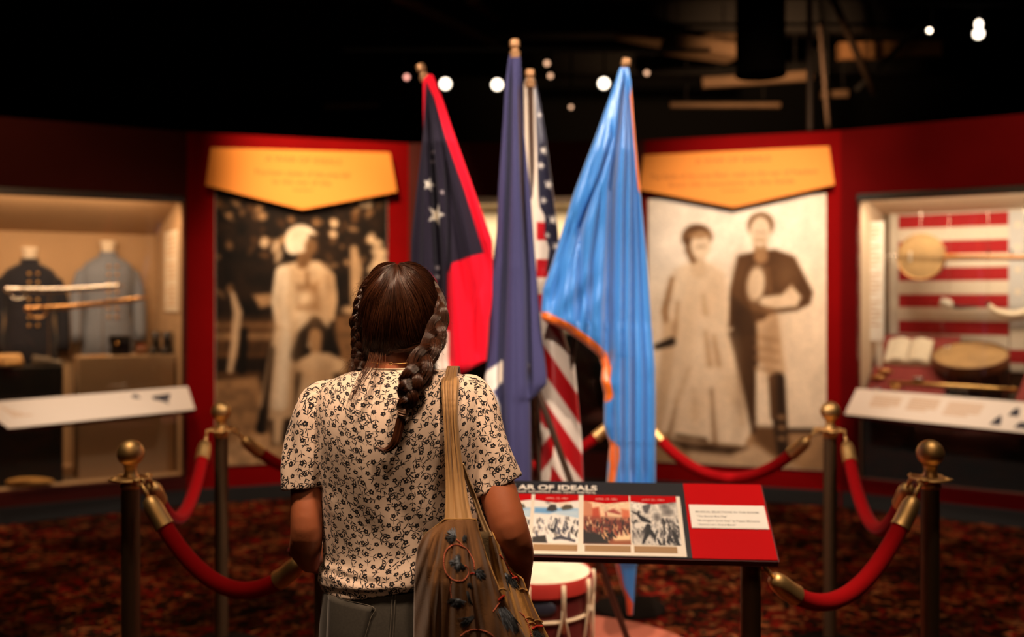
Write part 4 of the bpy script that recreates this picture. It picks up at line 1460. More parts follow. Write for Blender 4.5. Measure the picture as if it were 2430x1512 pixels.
def fold3(x, y, u):
    t = np.clip((y - 300) / 300, 0, 1)
    up = -.010 * np.cos((x - 1262) / 13.0)
    lo = -.022 * ssn((x - 1300) / (15 + (y - 700) * .01) + .5)
    k = np.clip((y - 620) / 150, 0, 1)
    return up * t * (1 - k) + lo * k


f3 = thing('flag_on_pole', (P(1285, 0, 4.02).x, 4.02, ZPL), 'red and white striped flag with a starred navy canton on a cream sleeve', 'flag', 'flags on crossed poles')
flagpole(f3, P(1258, 192, 4.0), Vector((P(1290, 0, 4.02).x, 4.02, ZPL + .001)))
build_flag(f3, 'flag_cloth', [(188, 1247, 1268), (200, 1243, 1273), (252, 1244, 1284), (330, 1245, 1296), (428, 1246, 1309), (551, 1248, 1325), (620, 1250, 1330), (700, 1262, 1326), (770, 1262, 1335),
                               (810, 1262, 1344), (868, 1264, 1364), (977, 1268, 1374), (1050, 1270, 1381), (1141, 1271, 1384), (1300, 1276, 1384), (1400, 1285, 1375), (1440, 1300, 1350)], 4.04, .06, fold3, col3, SATIN)

# --- light blue flag with an orange fringe
EDGE4 = [(1290, 757), (1344, 784), (1384, 812), (1424, 846), (1431, 872), (1427, 903), (1434, 934)]


def col4(x, y):
    c = np.tile(np.array([56, 122, 190.]), (len(x), 1))
    r = np.full(x.shape, 1e9)
    for (ax, ay), (bx, by) in zip(EDGE4[:-1], EDGE4[1:]):
        dx, dy = bx - ax, by - ay
        t = np.clip(((x - ax) * dx + (y - ay) * dy) / (dx * dx + dy * dy), 0, 1)
        r = np.minimum(r, np.hypot(x - ax - t * dx, y - ay - t * dy))
    c = blend(c, np.clip((19 - r) / 2, 0, 1) * (y > 700), (215, 98, 14))
    xr = np.interp(y, [190, 346, 449, 654], [1504, 1513, 1521, 1539])
    wd = np.interp(y, [180, 230, 449, 470, 600], [4, 13, 11, 4, 0])
    c = blend(c, np.clip((x - (xr - wd)) / 2, 0, 1) * (y < 600) * (y > 186), (222, 104, 12))
    c = blend(c, inpoly(x, y, [(1430, 1020), (1446, 1040), (1466, 1055), (1466, 1080), (1448, 1185), (1436, 1185), (1446, 1100), (1436, 1050)], 2), (205, 92, 16))
    c = blend(c, inpoly(x, y, [(1455, 1320), (1469, 1335), (1480, 1390), (1502, 1430), (1500, 1462), (1485, 1462), (1462, 1400)], 2), (190, 60, 24))
    return c


def fold4(x, y, u):
    a = (x - 1488) / (y - 90)
    t = np.clip((y - 160) / 200, 0, 1)
    w = np.clip((x - (1395 + 0 * y)) / 60, 0, 1)
    fan = -.014 * ssn(a * 52 + .4 * np.sin(y / 90.0)) * (1 - w)
    main = -.010 * ssn((x - 1470) / (7.0 + (y - 160) * .006) + 1.2) * w
    wr = .007 * np.sin((x + .5 * y) / 13.0 + 1.5 * np.sin(y / 37.)) * (1 - w) * np.clip((y - 350) / 300, 0, 1)
    out = t * (main + fan) + wr
    for pts, s0, s1, A in (([(190, 1480), (330, 1464), (450, 1450), (700, 1440), (880, 1438)], 4, 13, .085), ([(230, 1486), (500, 1476), (800, 1473), (1144, 1474)], 2.5, 5, .05),
                           ([(220, 1491), (450, 1497), (800, 1496), (1144, 1496)], 2.5, 6, .06), ([(420, 1506), (700, 1518), (900, 1526), (1144, 1526)], 3, 6, .035),
                           ([(330, 1448), (420, 1420), (540, 1376), (790, 1366)], 4, 9, .045), ([(480, 1420), (620, 1400), (800, 1392)], 3, 5, .035),
                           ([(520, 1358), (620, 1330), (740, 1308)], 5, 12, .035), ([(480, 1395), (640, 1352), (770, 1335)], 3, 5, .02), ([(950, 1452), (1144, 1456)], 4, 5, .04)):
        out = out + crease(x, y, pts, s0, s1, A)
    return out


f4 = thing('flag_on_pole', (P(1235, 0, 3.98).x, 3.98, ZPL), 'light blue satin flag with an orange fringe hanging from a leaning pole', 'flag', 'flags on crossed poles')
flagpole(f4, P(1482, 166, 3.9), Vector((P(1240, 0, 3.9).x, 4.12, ZPL + .001)))
build_flag(f4, 'flag_cloth', [(162, 1470, 1492), (190, 1461, 1497), (326, 1412, 1507), (449, 1365, 1519), (490, 1351, 1522), (625, 1310, 1536), (686, 1288, 1540), (740, 1284, 1544), (757, 1284, 1545),
                               (765, 1296, 1545), (784, 1340, 1547), (812, 1381, 1549), (846, 1421, 1552), (872, 1429, 1554), (903, 1426, 1554), (934, 1434, 1555), (1010, 1433, 1555), (1040, 1442, 1555),
                               (1054, 1447, 1555), (1100, 1443, 1555), (1144, 1440, 1555), (1200, 1438, 1550), (1300, 1452, 1530), (1345, 1462, 1510), (1390, 1474, 1506), (1420, 1484, 1505), (1458, 1488, 1502)],
           3.80, .075, fold4, col4, SATIN, nrow=300, ncol=190)

# round platform and flag stand
pc_ = Vector((.20, 3.75, 0))
setprops(MB().lathe([(.56, 0), (.56, .105), (.55, .12), (.001, .1201)], pc_, 72).build('round_platform', mat('terracotta_platform', (.42, .10, .05), .7), smooth=True, autosm=40),
         'low round terracotta platform under the flags and the drum', 'platform')
st = thing('flag_stand', (.17, 3.98, .12), 'dark wooden block stand that holds the flagpoles together', 'stand')
# ring clamp that holds the crossed poles

def pole_at(a, b, z):
    a, b = Vector(a), Vector(b); t = (z - a.z) / (b.z - a.z); return a.lerp(b, t)
MB().lathe([(.07, 0), (.07, .02), (.018, .03), (.014, .25), (.010, .3)], (.145, 3.95, .12), 24).build('post', WOODP, st, smooth=True, autosm=40)
for z, R in ((.36, .05),):
    MB().lathe([(R, -.012), (R + .006, -.012), (R + .006, .012), (R, .012)], (.145, 3.95, z), 28).build('clamp_ring', FIN, st, smooth=True)

# ------------------------------------------------------------------ field drum on the platform
dc = Vector((P(1279, 0, 3.62).x, 3.62, 0)); Rr = .19; zt4 = 1.5 - 652 * 3.62 / F
r = thing('field_drum', (dc.x, dc.y, .12), 'red military drum with a pale skin and white ropes under the reading rail', 'drum')
MB().lathe([(Rr * .96, .121), (Rr * .96, zt4 - .01)], (dc.x, dc.y, 0), 48).build('shell', mat('dark_red_drum_shell', (.10, .012, .010), .4, coat=.3), r, smooth=True, autosm=40)
MB().lathe([(Rr * .97, zt4 - .008), (Rr * .97, zt4 - .001)], (dc.x, dc.y, 0), 48).build('skin_head', mat('pale_drum_skin', (.82, .66, .44), .5, var=.15, vscale=12), r)
for z in (zt4 - .03, .155):
    MB().lathe([(Rr * .965, z - .02), (Rr * 1.03, z - .02), (Rr * 1.03, z + .02), (Rr * 1.0, z + .032), (Rr * .965, z + .028)], (dc.x, dc.y, 0), 48).build('hoop', mat('red_drum_hoop', (.42, .03, .02), .35, coat=.3), r, smooth=True, autosm=40)
ROPEW = mat('white_drum_rope', (.72, .52, .32), .8)
for k in range(10):
    a0 = 2 * PI * k / 10 + .1
    p = lambda a, z, rr=1.045: Vector((dc.x + Rr * rr * math.cos(a), dc.y + Rr * rr * math.sin(a), z))
    MB().tube([p(a0, zt4 - .005), p(a0, zt4 - .04, 1.055), p(a0, zt4 - .17, 1.03)], .008, 8).build('rope', ROPEW, r, smooth=True)
    MB().tube([p(a0, zt4 - .05, 1.06), p(a0 + .03, zt4 - .12, 1.05), p(a0 + .31, .15)], .0042, 6).build('rope', ROPEW, r, smooth=True)
    MB().tube([p(a0, zt4 - .05, 1.06), p(a0 - .03, zt4 - .12, 1.05), p(a0 - .31, .15)], .0042, 6).build('rope', ROPEW, r, smooth=True)
mb = MB(); mb.torus((dc.x, dc.y, zt4 - .135), Rr * .985, .0065, (0, 0, 1), 48, 6); mb.build('girth_cord', ROPEW, r, smooth=True)
q = Vector((dc.x + .01, dc.y - Rr * .97, zt4 - .085)); MB().ell(q, (.045, .006, .026), 20, 10).build('painted_badge', INK, r, smooth=True)

# ------------------------------------------------------------------ ceiling fittings
LAMPB = mat('black_lamp_body', (.01, .01, .01), .5)
LENS = mat('lit_lamp', (1, .86, .70), emit=5.0, ecol=(1, .84, .66))
LENSD = mat('dim_lamp', (1, .5, .3), emit=1.6, ecol=(1, .55, .32))
LENSP = mat('pinkish_lamp', (1, .5, .4), emit=2.2, ecol=(1, .42, .32))


def track_lamp(px, py, d, R, m, label, tgt=(0, 3.5, 1.4), big=False):
    c = P(px, py, d)
    root = thing('track_spotlight', c, label, 'lamp', 'track spotlights under the dark ceiling')
    ax = (Vector(tgt) - c).normalized()
    MB().lathe([(R * .5, -.16), (R * 1.02, -.15), (R * 1.1, -.02), (R * 1.15, .015), (R * 1.08, .02), (R * 1.05, -.005)], c, 24, tuple(ax)).build('housing', LAMPB, root, smooth=True, autosm=50)
    MB().lathe([(R, -.004), (R * .9, .004), (R * .3, .009)], c, 24, tuple(ax)).build('lens', m, root, smooth=True)
    if big: MB().ell(c + Vector((0, 0, R * 1.9)) - ax * .02, (R * .7, R * .7, R * .9), 16, 10).build('reflector_bowl', m, root, smooth=True)
    z1 = TRZ if TRZ > c.z else c.z + .1
    mb = MB(); mb.tube([c - ax * .08, c - ax * .08 + Vector((0, 0, .08)), Vector(((c - ax * .08).x, (c - ax * .08).y, TRZ - .012))], .008, 8); mb.build('stem', LAMPB, root)
    return root


TRZ = 3.62
track_lamp(1057, 199, 8.6, .045, LENS, 'lit round spotlight just right of the navy flag finial')
track_lamp(1180, 201, 8.6, .045, LENS, 'lit round spotlight just left of the indigo flag')
track_lamp(1433, 198, 8.6, .045, LENS, 'lit round spotlight just left of the blue flag tip')
track_lamp(965, 183, 8.6, .022, LENSP, 'small pinkish spotlight left of the navy flag finial')
track_lamp(1535, 173, 8.6, .020, LENSD, 'small dim spotlight right of the blue flag tip')
track_lamp(1298, 150, 8.6, .022, LENSD, 'small dim spotlight between the indigo flag and the blue flag, upper')
track_lamp(1306, 180, 8.6, .020, LENSD, 'small dim spotlight between the indigo flag and the blue flag, lower')
track_lamp(1355, 254, 8.6, .016, LENSD, 'faint low spotlight between the striped flag and the blue flag')
TRZ = 3.9
track_lamp(2322, 80, 8.2, .040, LENS, 'large bright spotlight high on the right', (0, 2, 1.4), True)
track_lamp(2206, 72, 8.2, .018, mat('mid_lamp', (1, .8, .6), emit=9, ecol=(1, .8, .6)), 'small bright spotlight left of the large one')
TRZ = 3.62
trk = MB().box((P(1250, 0, 8.65).x, 8.67, 3.632), (3.2, .035, .03)).build('lighting_track', LAMPB)
setprops(trk, 'long black lighting track carrying the row of spotlights', 'track')
trk = MB().box((P(2260, 0, 8.25).x, 8.27, 3.91), (1.2, .035, .03)).build('lighting_track', LAMPB)
setprops(trk, 'short black lighting track carrying the large bright spotlight', 'track')
mb = MB()
for x, y, z in ((P(1250, 0, 8.65).x - 1.2, 8.67, 3.64), (P(1250, 0, 8.65).x + 1.2, 8.67, 3.64), (P(2260, 0, 8.25).x, 8.27, 3.92)):
    setprops(MB().tube([(x, y, z), (x, y, ZC)], .008, 6).build('hanging_rod', LAMPB), 'thin black ceiling rod holding the %s' % ('left end of the long lighting track' if x < 0 else ('right end of the long lighting track' if x < 2.5 else 'short lighting track on the right')), 'rod', 'rods of the lighting tracks')

DUCTM = mat('dull_duct_metal', (.17, .10, .05), .7, metal=.0, var=.3, vscale=2)
DKBR = mat('dark_brown_brace', (.06, .034, .018), .7)
DKMETAL = mat('blackened_steel', (.012, .010, .008), .7)


def beam(a, b, w, h, m, name, label, cat):
    a, b = Vector(a), Vector(b)
    t = (b - a).normalized(); s = t.cross(Vector((0, 0, 1))).normalized(); u = s.cross(t)
    mb = MB(); mb.prism([a + s * (i * w / 2) + u * (j * h / 2) for i, j in ((-1, -1), (1, -1), (1, 1), (-1, 1))], b - a)
    root = thing(name, a.lerp(b, .5), label, cat)
    mb.build('body', m, root, bevel=.006)
    for k in (.15, .85):
        q = a.lerp(b, k)
        MB().tube([q, Vector((q.x, q.y, ZC))], .006, 6).build('hanger', DKMETAL, root)
    return root


def ibeam(a, b, w, h, m, label):
    a, b = Vector(a), Vector(b)
    t = (b - a).normalized(); s = t.cross(Vector((0, 0, 1))).normalized(); u = s.cross(t)
    q = [(-w, -h), (w, -h), (w, -h * .8), (w * .15, -h * .8), (w * .15, h * .8), (w, h * .8), (w, h), (-w, h), (-w, h * .8), (-w * .15, h * .8), (-w * .15, -h * .8), (-w, -h * .8)]
    mb = MB(); mb.prism([a + s * (i / 2) + u * (j / 2) for i, j in q], b - a)
    return setprops(mb.build('steel_joist', m), label, 'beam')


# round dark duct hanging down
dct = P(1805, 100, 7.2)
zb5 = P(0, 182, 7.2).z
setprops(MB().lathe([(.17, zb5), (.182, zb5 + .01), (.182, zb5 + .03), (.175, zb5 + .04), (.175, ZC - .001)], (dct.x, dct.y, 0), 36).build('hanging_duct', mat('matt_black_duct', (.0012, .001, .001), .95, spec=.0), smooth=True, autosm=40),
         'wide black round duct hanging from the ceiling above the couple poster', 'duct')
# thin dark post
pp = P(1957, 0, 6.9)
setprops(MB().tube([(pp.x, pp.y + .35, 2.7), (pp.x, pp.y + .35, ZC)], .022, 12).build('support_post', mat('dark_brown_post', (.03, .016, .01), .7)), 'thin dark post rising from the wall to the ceiling', 'post')
# lit ceiling deck patches: pale ducts and boards high at the right
beam(P(1520, 20, 10.5), P(1745, 70, 11.5), .8, .5, DUCTM, 'air_duct', 'tan box duct left of the black round duct', 'duct')
beam(P(1585, 105, 9.8), P(1742, 128, 10.0), .35, .12, DUCTM, 'air_duct', 'flat tan duct low beside the black round duct', 'duct')
beam(P(1990, 122, 10.2), P(2228, 116, 10.2), .12, .16, mat('tan_board', (.42, .21, .08), .8), 'ceiling_board', 'lit tan board between the diagonal braces on the right', 'board')
beam(P(1665, 197, 10.4), P(1925, 180, 10.4), .10, .10, DUCTM, 'cable_tray', 'tan cable tray running under the ducts', 'tray')
beam(P(1590, 250, 10.8), P(1850, 250, 10.8), .06, .05, DUCTM, 'conduit', 'lowest thin conduit over the right wall', 'pipe')
beam(P(1950, 225, 10.4), P(2010, 222, 10.4), .08, .07, DUCTM, 'junction_box', 'small lit junction box right of the thin post', 'box')
beam(P(1965, -30, 9.0), P(2075, 220, 9.8), .05, .06, DKBR, 'diagonal_brace', 'steep diagonal brace at the upper right', 'brace')
beam(P(2185, 60, 9.6), P(2030, 215, 9.8), .04, .05, DKMETAL, 'diagonal_brace', 'dark diagonal brace crossing in front of the tan board', 'brace')
beam(P(1945, 60, 9.4), P(1965, 300, 9.6), .03, .04, DKBR, 'diagonal_brace', 'near-vertical brace beside the thin post', 'brace')
beam(P(940, -10, 8.0), P(1260, 150, 11.0), .06, .08, DUCTM, 'diagonal_brace', 'long diagonal pipe running back above the flags', 'brace')
beam(P(1120, 0, 8.8), P(1180, 45, 9.8), .10, .05, DUCTM, 'ceiling_board', 'short dim board left of the indigo flag finial', 'board')
beam(P(770, 254, 11.5), P(900, 250, 11.5), .06, .06, DUCTM, 'conduit', 'short dim conduit over the woman poster', 'pipe')
for k, (y0, lab) in enumerate(((8.0, 'nearest'), (10.0, 'second'), (12.0, 'farthest'))):
    ibeam((-6.9, y0, 4.3), (6.9, y0, 4.3), .16, .3, DKMETAL, ('black steel joist crossing over the wall, %s of the three' % lab))
# ------------------------------------------------------------------ reading rail in front of the visitor
NLc = P(683, 1305, 2.70)
NRc = P(1848, 1330, 2.60)
RU = (NRc - NLc).normalized(); RW = (NRc - NLc).length
_back = Vector((-RU.y, RU.x, 0)).normalized()
_tilt = math.radians(29)
RV = (_back * math.cos(_tilt) + Vector((0, 0, 1)) * math.sin(_tilt)).normalized()
RV = (RV - RU * RV.dot(RU)).normalized()
RN = RU.cross(RV).normalized()
RLEN = 0.305


def rp(u, v, n=0.0): return NLc + RU * u + RV * v + RN * n


def ruv(px, py, n=0.0):
    r_ = Vector(((px - CX) / F, 1.0, -(py - HY) / F)); o = Vector((0, 0, CH))
    p = o + r_ * ((rp(0, 0, n) - o).dot(RN) / r_.dot(RN))
    return (p - NLc).dot(RU), (p - NLc).dot(RV)


def rslab(mb, u0, u1, v0, v1, n0, n1):
    pts = [rp(u0, v0, n1), rp(u1, v0, n1), rp(u1, v1, n1), rp(u0, v1, n1)]
    return mb.prism(pts, RN * (n0 - n1))


rail = thing('reading_rail', (0.05, 2.78, 0), 'long tilted red reading rail with war pictures in front of the visitor', 'sign')
mb = MB(); rslab(mb, 0, RW, 0, RLEN, -.022, -.0035); mb.build('tray', MAROON, rail, bevel=.002)
REDP = mat('bright_red_panel', (.50, .0015, .003), .6, spec=.08)
ub = ruv(1643, 1325)[0]; uB2 = ub + .0
mb = MB(); rslab(mb, ub + .0005, RW - .002, .001, RLEN - .001, -.003, 0); o = mb.build('end_panel', REDP, rail)
mb = MB(); rslab(mb, .002, .055, .001, RLEN - .001, -.003, 0); o = mb.build('end_panel', REDP, rail)
mb = MB(); rslab(mb, .0555, ub, .001, RLEN - .001, -.003, .0004); mb.build('header_panel', mat('black_print_panel', (.012, .011, .014), .4), rail)
vt = ruv(1450, 1177)[1]
mb = MB(); rslab(mb, .062, ub - .014, .004, vt, .0006, .0014); mb.build('picture_sheet', mat('cream_print_sheet', (.82, .72, .60), .5), rail)
TXTW = mat('white_lettering', (.9, .82, .72), .6)
ROSE = mat('pale_lettering', (.75, .45, .38), .6)
# title
a = ruv(1230, 1162); b = ruv(1418, 1162)
text_obj('lettering', 'AR OF IDEALS', TXTW, rail, rp(a[0], a[1]), RU, RV, .0215, width=b[0] - a[0], bold=.035, lift=.0012)
a1 = ruv(1418, 1172)[0] - 1.02; b1 = ruv(1415, 1172)
text_obj('lettering', 'A W', TXTW, rail, rp(a[0] - .062, a[1]), RU, RV, .0215, width=.054, bold=.035, lift=.0012)
text_obj('lettering', 'The conflict between North and South escalated into open warfare.', TXTW, rail, rp(b1[0] - .47, b1[1]), RU, RV, .0085, width=.47, bold=.02, lift=.0012)

BOXC = mat('brown_caption_box', (.34, .19, .08), .6)


def crowd(p, x0, x1, y0, y1, cols, n, r, smin, smax, seed):
    g = np.random.default_rng(seed)
    for _ in range(n):
        x, y = g.uniform(x0, x1), g.uniform(y0, y1)
        s = smin + (smax - smin) * (y - y0) / (y1 - y0)
        c = cols[g.integers(len(cols))]
        a = g.uniform(-.6, .6)
        p.cap([(x, y), (x + math.sin(a) * s * 2.4, y + s * 2.6), (x + math.sin(a + .5) * s * 4, y + s * 4.6)], [s * .9, s * 1.1, s * .5], c, r)
        p.ell(x - math.sin(a) * s, y - s * 1.4, s * .7, s * .8, c, r)
        if g.random() < .6:
            b_ = g.uniform(-1.5, 1.5); p.cap([(x, y + s), (x + math.cos(b_) * s * 4, y + s + math.sin(b_) * s * 3)], s * .35, c, r)


def pic1():
    p = Paint(0, 0, 120, 122, 300, 300, (238, 232, 224))
    p.poly([(0, 34), (120, 36), (120, 58), (60, 46), (40, 50), (0, 48)], (110, 165, 215), 3)
    p.poly([(60, 42), (120, 38), (120, 58), (60, 50)], (190, 212, 228), 4)
    p.ell(40, 10, 12, 14, (120, 112, 110), 4); p.ell(52, 16, 12, 12, (235, 220, 205), 4); p.ell(80, 18, 16, 14, (240, 212, 190), 4); p.ell(66, 10, 14, 10, (246, 236, 226), 4)
    p.poly([(36, 34), (44, 26), (58, 26), (62, 40), (50, 44), (34, 42)], (52, 46, 44), 2)
    p.poly([(72, 34), (84, 26), (100, 26), (106, 34), (96, 38), (78, 40)], (82, 70, 52), 2)
    crowd(p, 0, 120, 58, 104, [(40, 44, 60), (60, 56, 52), (150, 140, 130), (96, 96, 110), (225, 220, 214)], 60, 1.2, 1.4, 3.0, 3)
    p.poly([(46, 92), (58, 60), (64, 62), (60, 92), (54, 98)], (36, 38, 46), 1.2)
    p.poly([(50, 86), (58, 64), (60, 66), (55, 88)], (222, 220, 215), 1.2)
    p.poly([(0, 108), (34, 104), (40, 122), (0, 122)], (44, 40, 38), 2)
    p.cap([(58, 112), (74, 108), (92, 112), (110, 116)], [3, 5, 3, 3], (60, 60, 72), 1.5)
    return p.image('print_harbour')


def pic2():
    p = Paint(0, 0, 120, 122, 300, 300, (236, 170, 130))
    p.ell(70, 25, 70, 26, (246, 214, 178), 20)
    p.noise(.10, 14, 5)
    p.poly([(0, 10), (22, 22), (22, 60), (0, 62)], (205, 130, 95), 3)
    p.poly([(22, 34), (40, 30), (44, 60), (22, 60)], (190, 74, 44), 3); p.poly([(100, 34), (120, 38), (120, 62), (100, 60)], (214, 110, 72), 4)
    p.poly([(56, 44), (78, 34), (96, 44), (96, 56), (58, 54)], (165, 70, 58), 3)
    p.poly([(60, 42), (98, 50), (100, 58), (62, 54)], (236, 200, 160), 1.5)
    p.poly([(0, 58), (120, 60), (120, 122), (0, 122)], (110, 46, 32), 8)
    crowd(p, 0, 120, 56, 100, [(70, 24, 18), (34, 16, 14), (200, 140, 100), (150, 62, 44), (224, 180, 140), (52, 22, 18)], 150, 1.0, 1.1, 2.8, 8)
    p.poly([(70, 104), (120, 98), (120, 114), (80, 116)], (240, 206, 160), 4)
    p.poly([(0, 90), (30, 96), (66, 104), (70, 122), (0, 122)], (22, 14, 12), 5)
    p.poly([(64, 114), (120, 112), (120, 122), (64, 122)], (150, 80, 44), 3)
    crowd(p, 40, 76, 90, 104, [(226, 170, 120), (30, 16, 14)], 14, 1, 2, 3, 4)
    return p.image('print_parade')


def pic3():
    p = Paint(0, 0, 120, 122, 300, 300, (205, 196, 186))
    p.ell(40, 20, 60, 22, (226, 218, 208), 14)
    p.noise(.16, 12, 6)
    for x, y, a, b in ((80, 8, 16, 8), (108, 12, 10, 12), (66, 54, 10, 11), (96, 40, 14, 10), (88, 26, 12, 10)): p.ell(x, y, a, b, (110, 104, 102), 5, 0, .8)
    crowd(p, 0, 120, 56, 104, [(34, 32, 34), (90, 86, 84), (215, 208, 200), (150, 144, 140), (60, 56, 58)], 95, 1.1, 1.6, 3.6, 12)
    p.poly([(0, 96), (120, 100), (120, 122), (0, 122)], (210, 202, 192), 7, .6)
    p.poly([(30, 26), (54, 18), (50, 30), (42, 46), (34, 42)], (84, 80, 84), 2)
    p.cap([(2, 40), (18, 48), (30, 60), (44, 68)], [1.5, 3, 6, 6], (26, 24, 28), 1.4)
    p.ell(20, 42, 3.6, 4, (30, 28, 30), 1.2)
    p.cap([(14, 76), (30, 72), (48, 74)], [7, 6, 4], (226, 218, 208), 1.6)
    p.cap([(42, 78), (40, 92), (26, 118)], [7, 6, 2.5], (22, 20, 24), 1.4)
    p.cap([(44, 88), (56, 102), (62, 118)], [6, 4.5, 3], (22, 20, 24), 1.4)
    p.cap([(102, 88), (110, 104), (114, 118)], [3, 7, 8], (30, 28, 32), 1.6)
    crowd(p, 60, 118, 100, 114, [(28, 26, 30), (220, 212, 204)], 16, 1.2, 2.2, 3.2, 5)
    return p.image('print_battle')


u_r = [ruv(1262, 1288)[0], ruv(1372, 1291)[0], ruv(1384, 1292)[0], ruv(1498, 1294)[0], ruv(1501, 1294)[0], ruv(1617, 1297)[0]]
v_i0 = ruv(1440, 1293)[1]; v_i1 = vt - .002
v_tab = ruv(1440, 1191)[1]
v_c0, v_c1 = ruv(1440, 1311)[1], ruv(1440, 1296)[1]
step = (u_r[4] - u_r[0]) / 2
spans = [(u_r[0] - step * k, u_r[1] - step * k) for k in (4, 3, 2, 1)] + [(u_r[0], u_r[1]), (u_r[2], u_r[3]), (u_r[4], u_r[5])]
pm = [mat('print_harbour', image=pic1(), rough=.5), mat('print_parade', image=pic2(), rough=.5), mat('print_battle', image=pic3(), rough=.5)]
seq = [2, 0, 1, 0, 0, 1, 2]
dates = ['1850', '1854', '1857', '1859', 'APRIL 12, 1861', 'APRIL 19, 1861', 'JULY 21, 1861']
for k, (a_, b_) in enumerate(spans):
    if a_ < .07: continue
    mb = MB(); mb.add([list(rp(a_, v_i0, .0024)), list(rp(b_, v_i0, .0024)), list(rp(b_, v_i1, .0024)), list(rp(a_, v_i1, .0024)),
                       list(rp(a_, v_i0, .0015)), list(rp(b_, v_i0, .0015)), list(rp(b_, v_i1, .0015)), list(rp(a_, v_i1, .0015))],
                      [(0, 1, 2, 3), (0, 4, 5, 1), (1, 5, 6, 2), (2, 6, 7, 3), (3, 7, 4, 0)])
    mb.build('war_picture', pm[seq[k]], rail, uv=[(0, 0), (1, 0), (1, 1), (0, 1)] * 2)
    mid = (a_ + b_) / 2
    mb = MB(); mb.prism([rp(a_, v_tab, .0032), rp(mid, v_tab - .011, .0032), rp(b_, v_tab, .0032), rp(b_, v_i1 + .001, .0032), rp(a_, v_i1 + .001, .0032)], RN * -.0007)
    mb.build('date_tab', REDP, rail)
    if k >= 4:
        text_obj('lettering', dates[k], ROSE, rail, rp(mid - .031, v_tab + .0035), RU, RV, .008, width=.062, lift=.0036, extr=0)
    mb = MB(); rslab(mb, a_ + .004, b_ - (.012 if k == 6 else .002), v_c0, v_c1, .0016, .0022); mb.build('caption_box', BOXC, rail)
# white label on the red panel
q = [ruv(1636, 1201), ruv(1812, 1203), ruv(1824, 1257), ruv(1642, 1254)]
u0_, u1_ = (q[0][0] + q[3][0]) / 2, (q[1][0] + q[2][0]) / 2
v1_, v0_ = (q[0][1] + q[1][1]) / 2, (q[2][1] + q[3][1]) / 2
mb = MB(); rslab(mb, u0_, u1_, v0_, v1_, .0005, .003); mb.build('label_card', mat('white_label_card', (.9, .84, .76), .5), rail, bevel=.001)
GREYT = mat('grey_lettering', (.12, .11, .10), .6)
for body, y, x0, x1, h in (('MUSICAL SELECTIONS IN THIS ROOM:', 1214, 1650, 1800, .0062), ('\u201cThe Bonnie Blue Flag\u201d', 1224.5, 1653, 1725, .006),
                           ('\u201cMockingbird Quick Step\u201d by Poppet Monsanto', 1234.5, 1653, 1802, .006), ('\u201cGeneral Lee\u2019s Grand March\u201d', 1244, 1655, 1747, .006)):
    a = ruv(x0, y, .003); b = ruv(x1, y, .003)
    text_obj('lettering', body, GREYT, rail, rp(a[0], a[1] - .004), RU, RV, h, width=b[0] - a[0], lift=.0035, extr=0, bold=.01)
# legs
LEGM = mat('dark_bronze_leg', (.22, .14, .08), .5, metal=.6)
for uu in (.065, ):
    pass
for X_, Y_ in ((-.535, 2.83), (.655, 2.73)):
    top = None
    t_ = ((Vector((X_, Y_, 0)) - NLc).dot(_back)) / (RV.dot(_back))
    ztop = (NLc + RV * t_).z - .03
    MB().tube([(X_, Y_, .012), (X_, Y_, ztop)], .0275, 24).build('leg', LEGM, rail, smooth=True, autosm=50)
    MB().lathe([(.13, 0), (.135, .006), (.125, .014), (.04, .02), (.03, .03)], (X_, Y_, 0), 32).build('foot_plate', LEGM, rail, smooth=True, autosm=50)

# ------------------------------------------------------------------ the visitor
PD = 2.05
SK = mat('visitor_skin', (.40, .125, .052), .5, var=.10, vscale=14, subs=.15, bump=.03, bscale=180)
person = thing('person', (-.225, 2.12, 0), 'woman seen from behind with a long brown side braid and a floral blouse', 'person')


def seg_chain(mb, pts, rs, seg=20):
    """rounded tapering limb"""
    n = len(pts) * 5
    c = catmull(pts, n); r = np.interp(np.linspace(0, 1, n), np.linspace(0, 1, len(pts)), rs)
    mb.tube([Vector(p) for p in c], list(r), seg)
    mb.ell(c[0], r[0], 16, 10); mb.ell(c[-1], r[-1], 16, 10)


def remeshed(mb, name, m, parent, voxel, smooth_it=3):
    o = mb.build(name, m, parent)
    md = o.modifiers.new('r', 'REMESH'); md.mode = 'VOXEL'; md.voxel_size = voxel; md.use_smooth_shade = True
    sm = o.modifiers.new('s', 'SMOOTH'); sm.factor = .5; sm.iterations = smooth_it
    dg = bpy.context.evaluated_depsgraph_get()
    me = bpy.data.meshes.new_from_object(o.evaluated_get(dg))
    o.modifiers.clear()
    old = o.data; o.data = me; bpy.data.meshes.remove(old); me.name = name
    if not me.materials: me.materials.append(m)
    me.shade_smooth()
    return o


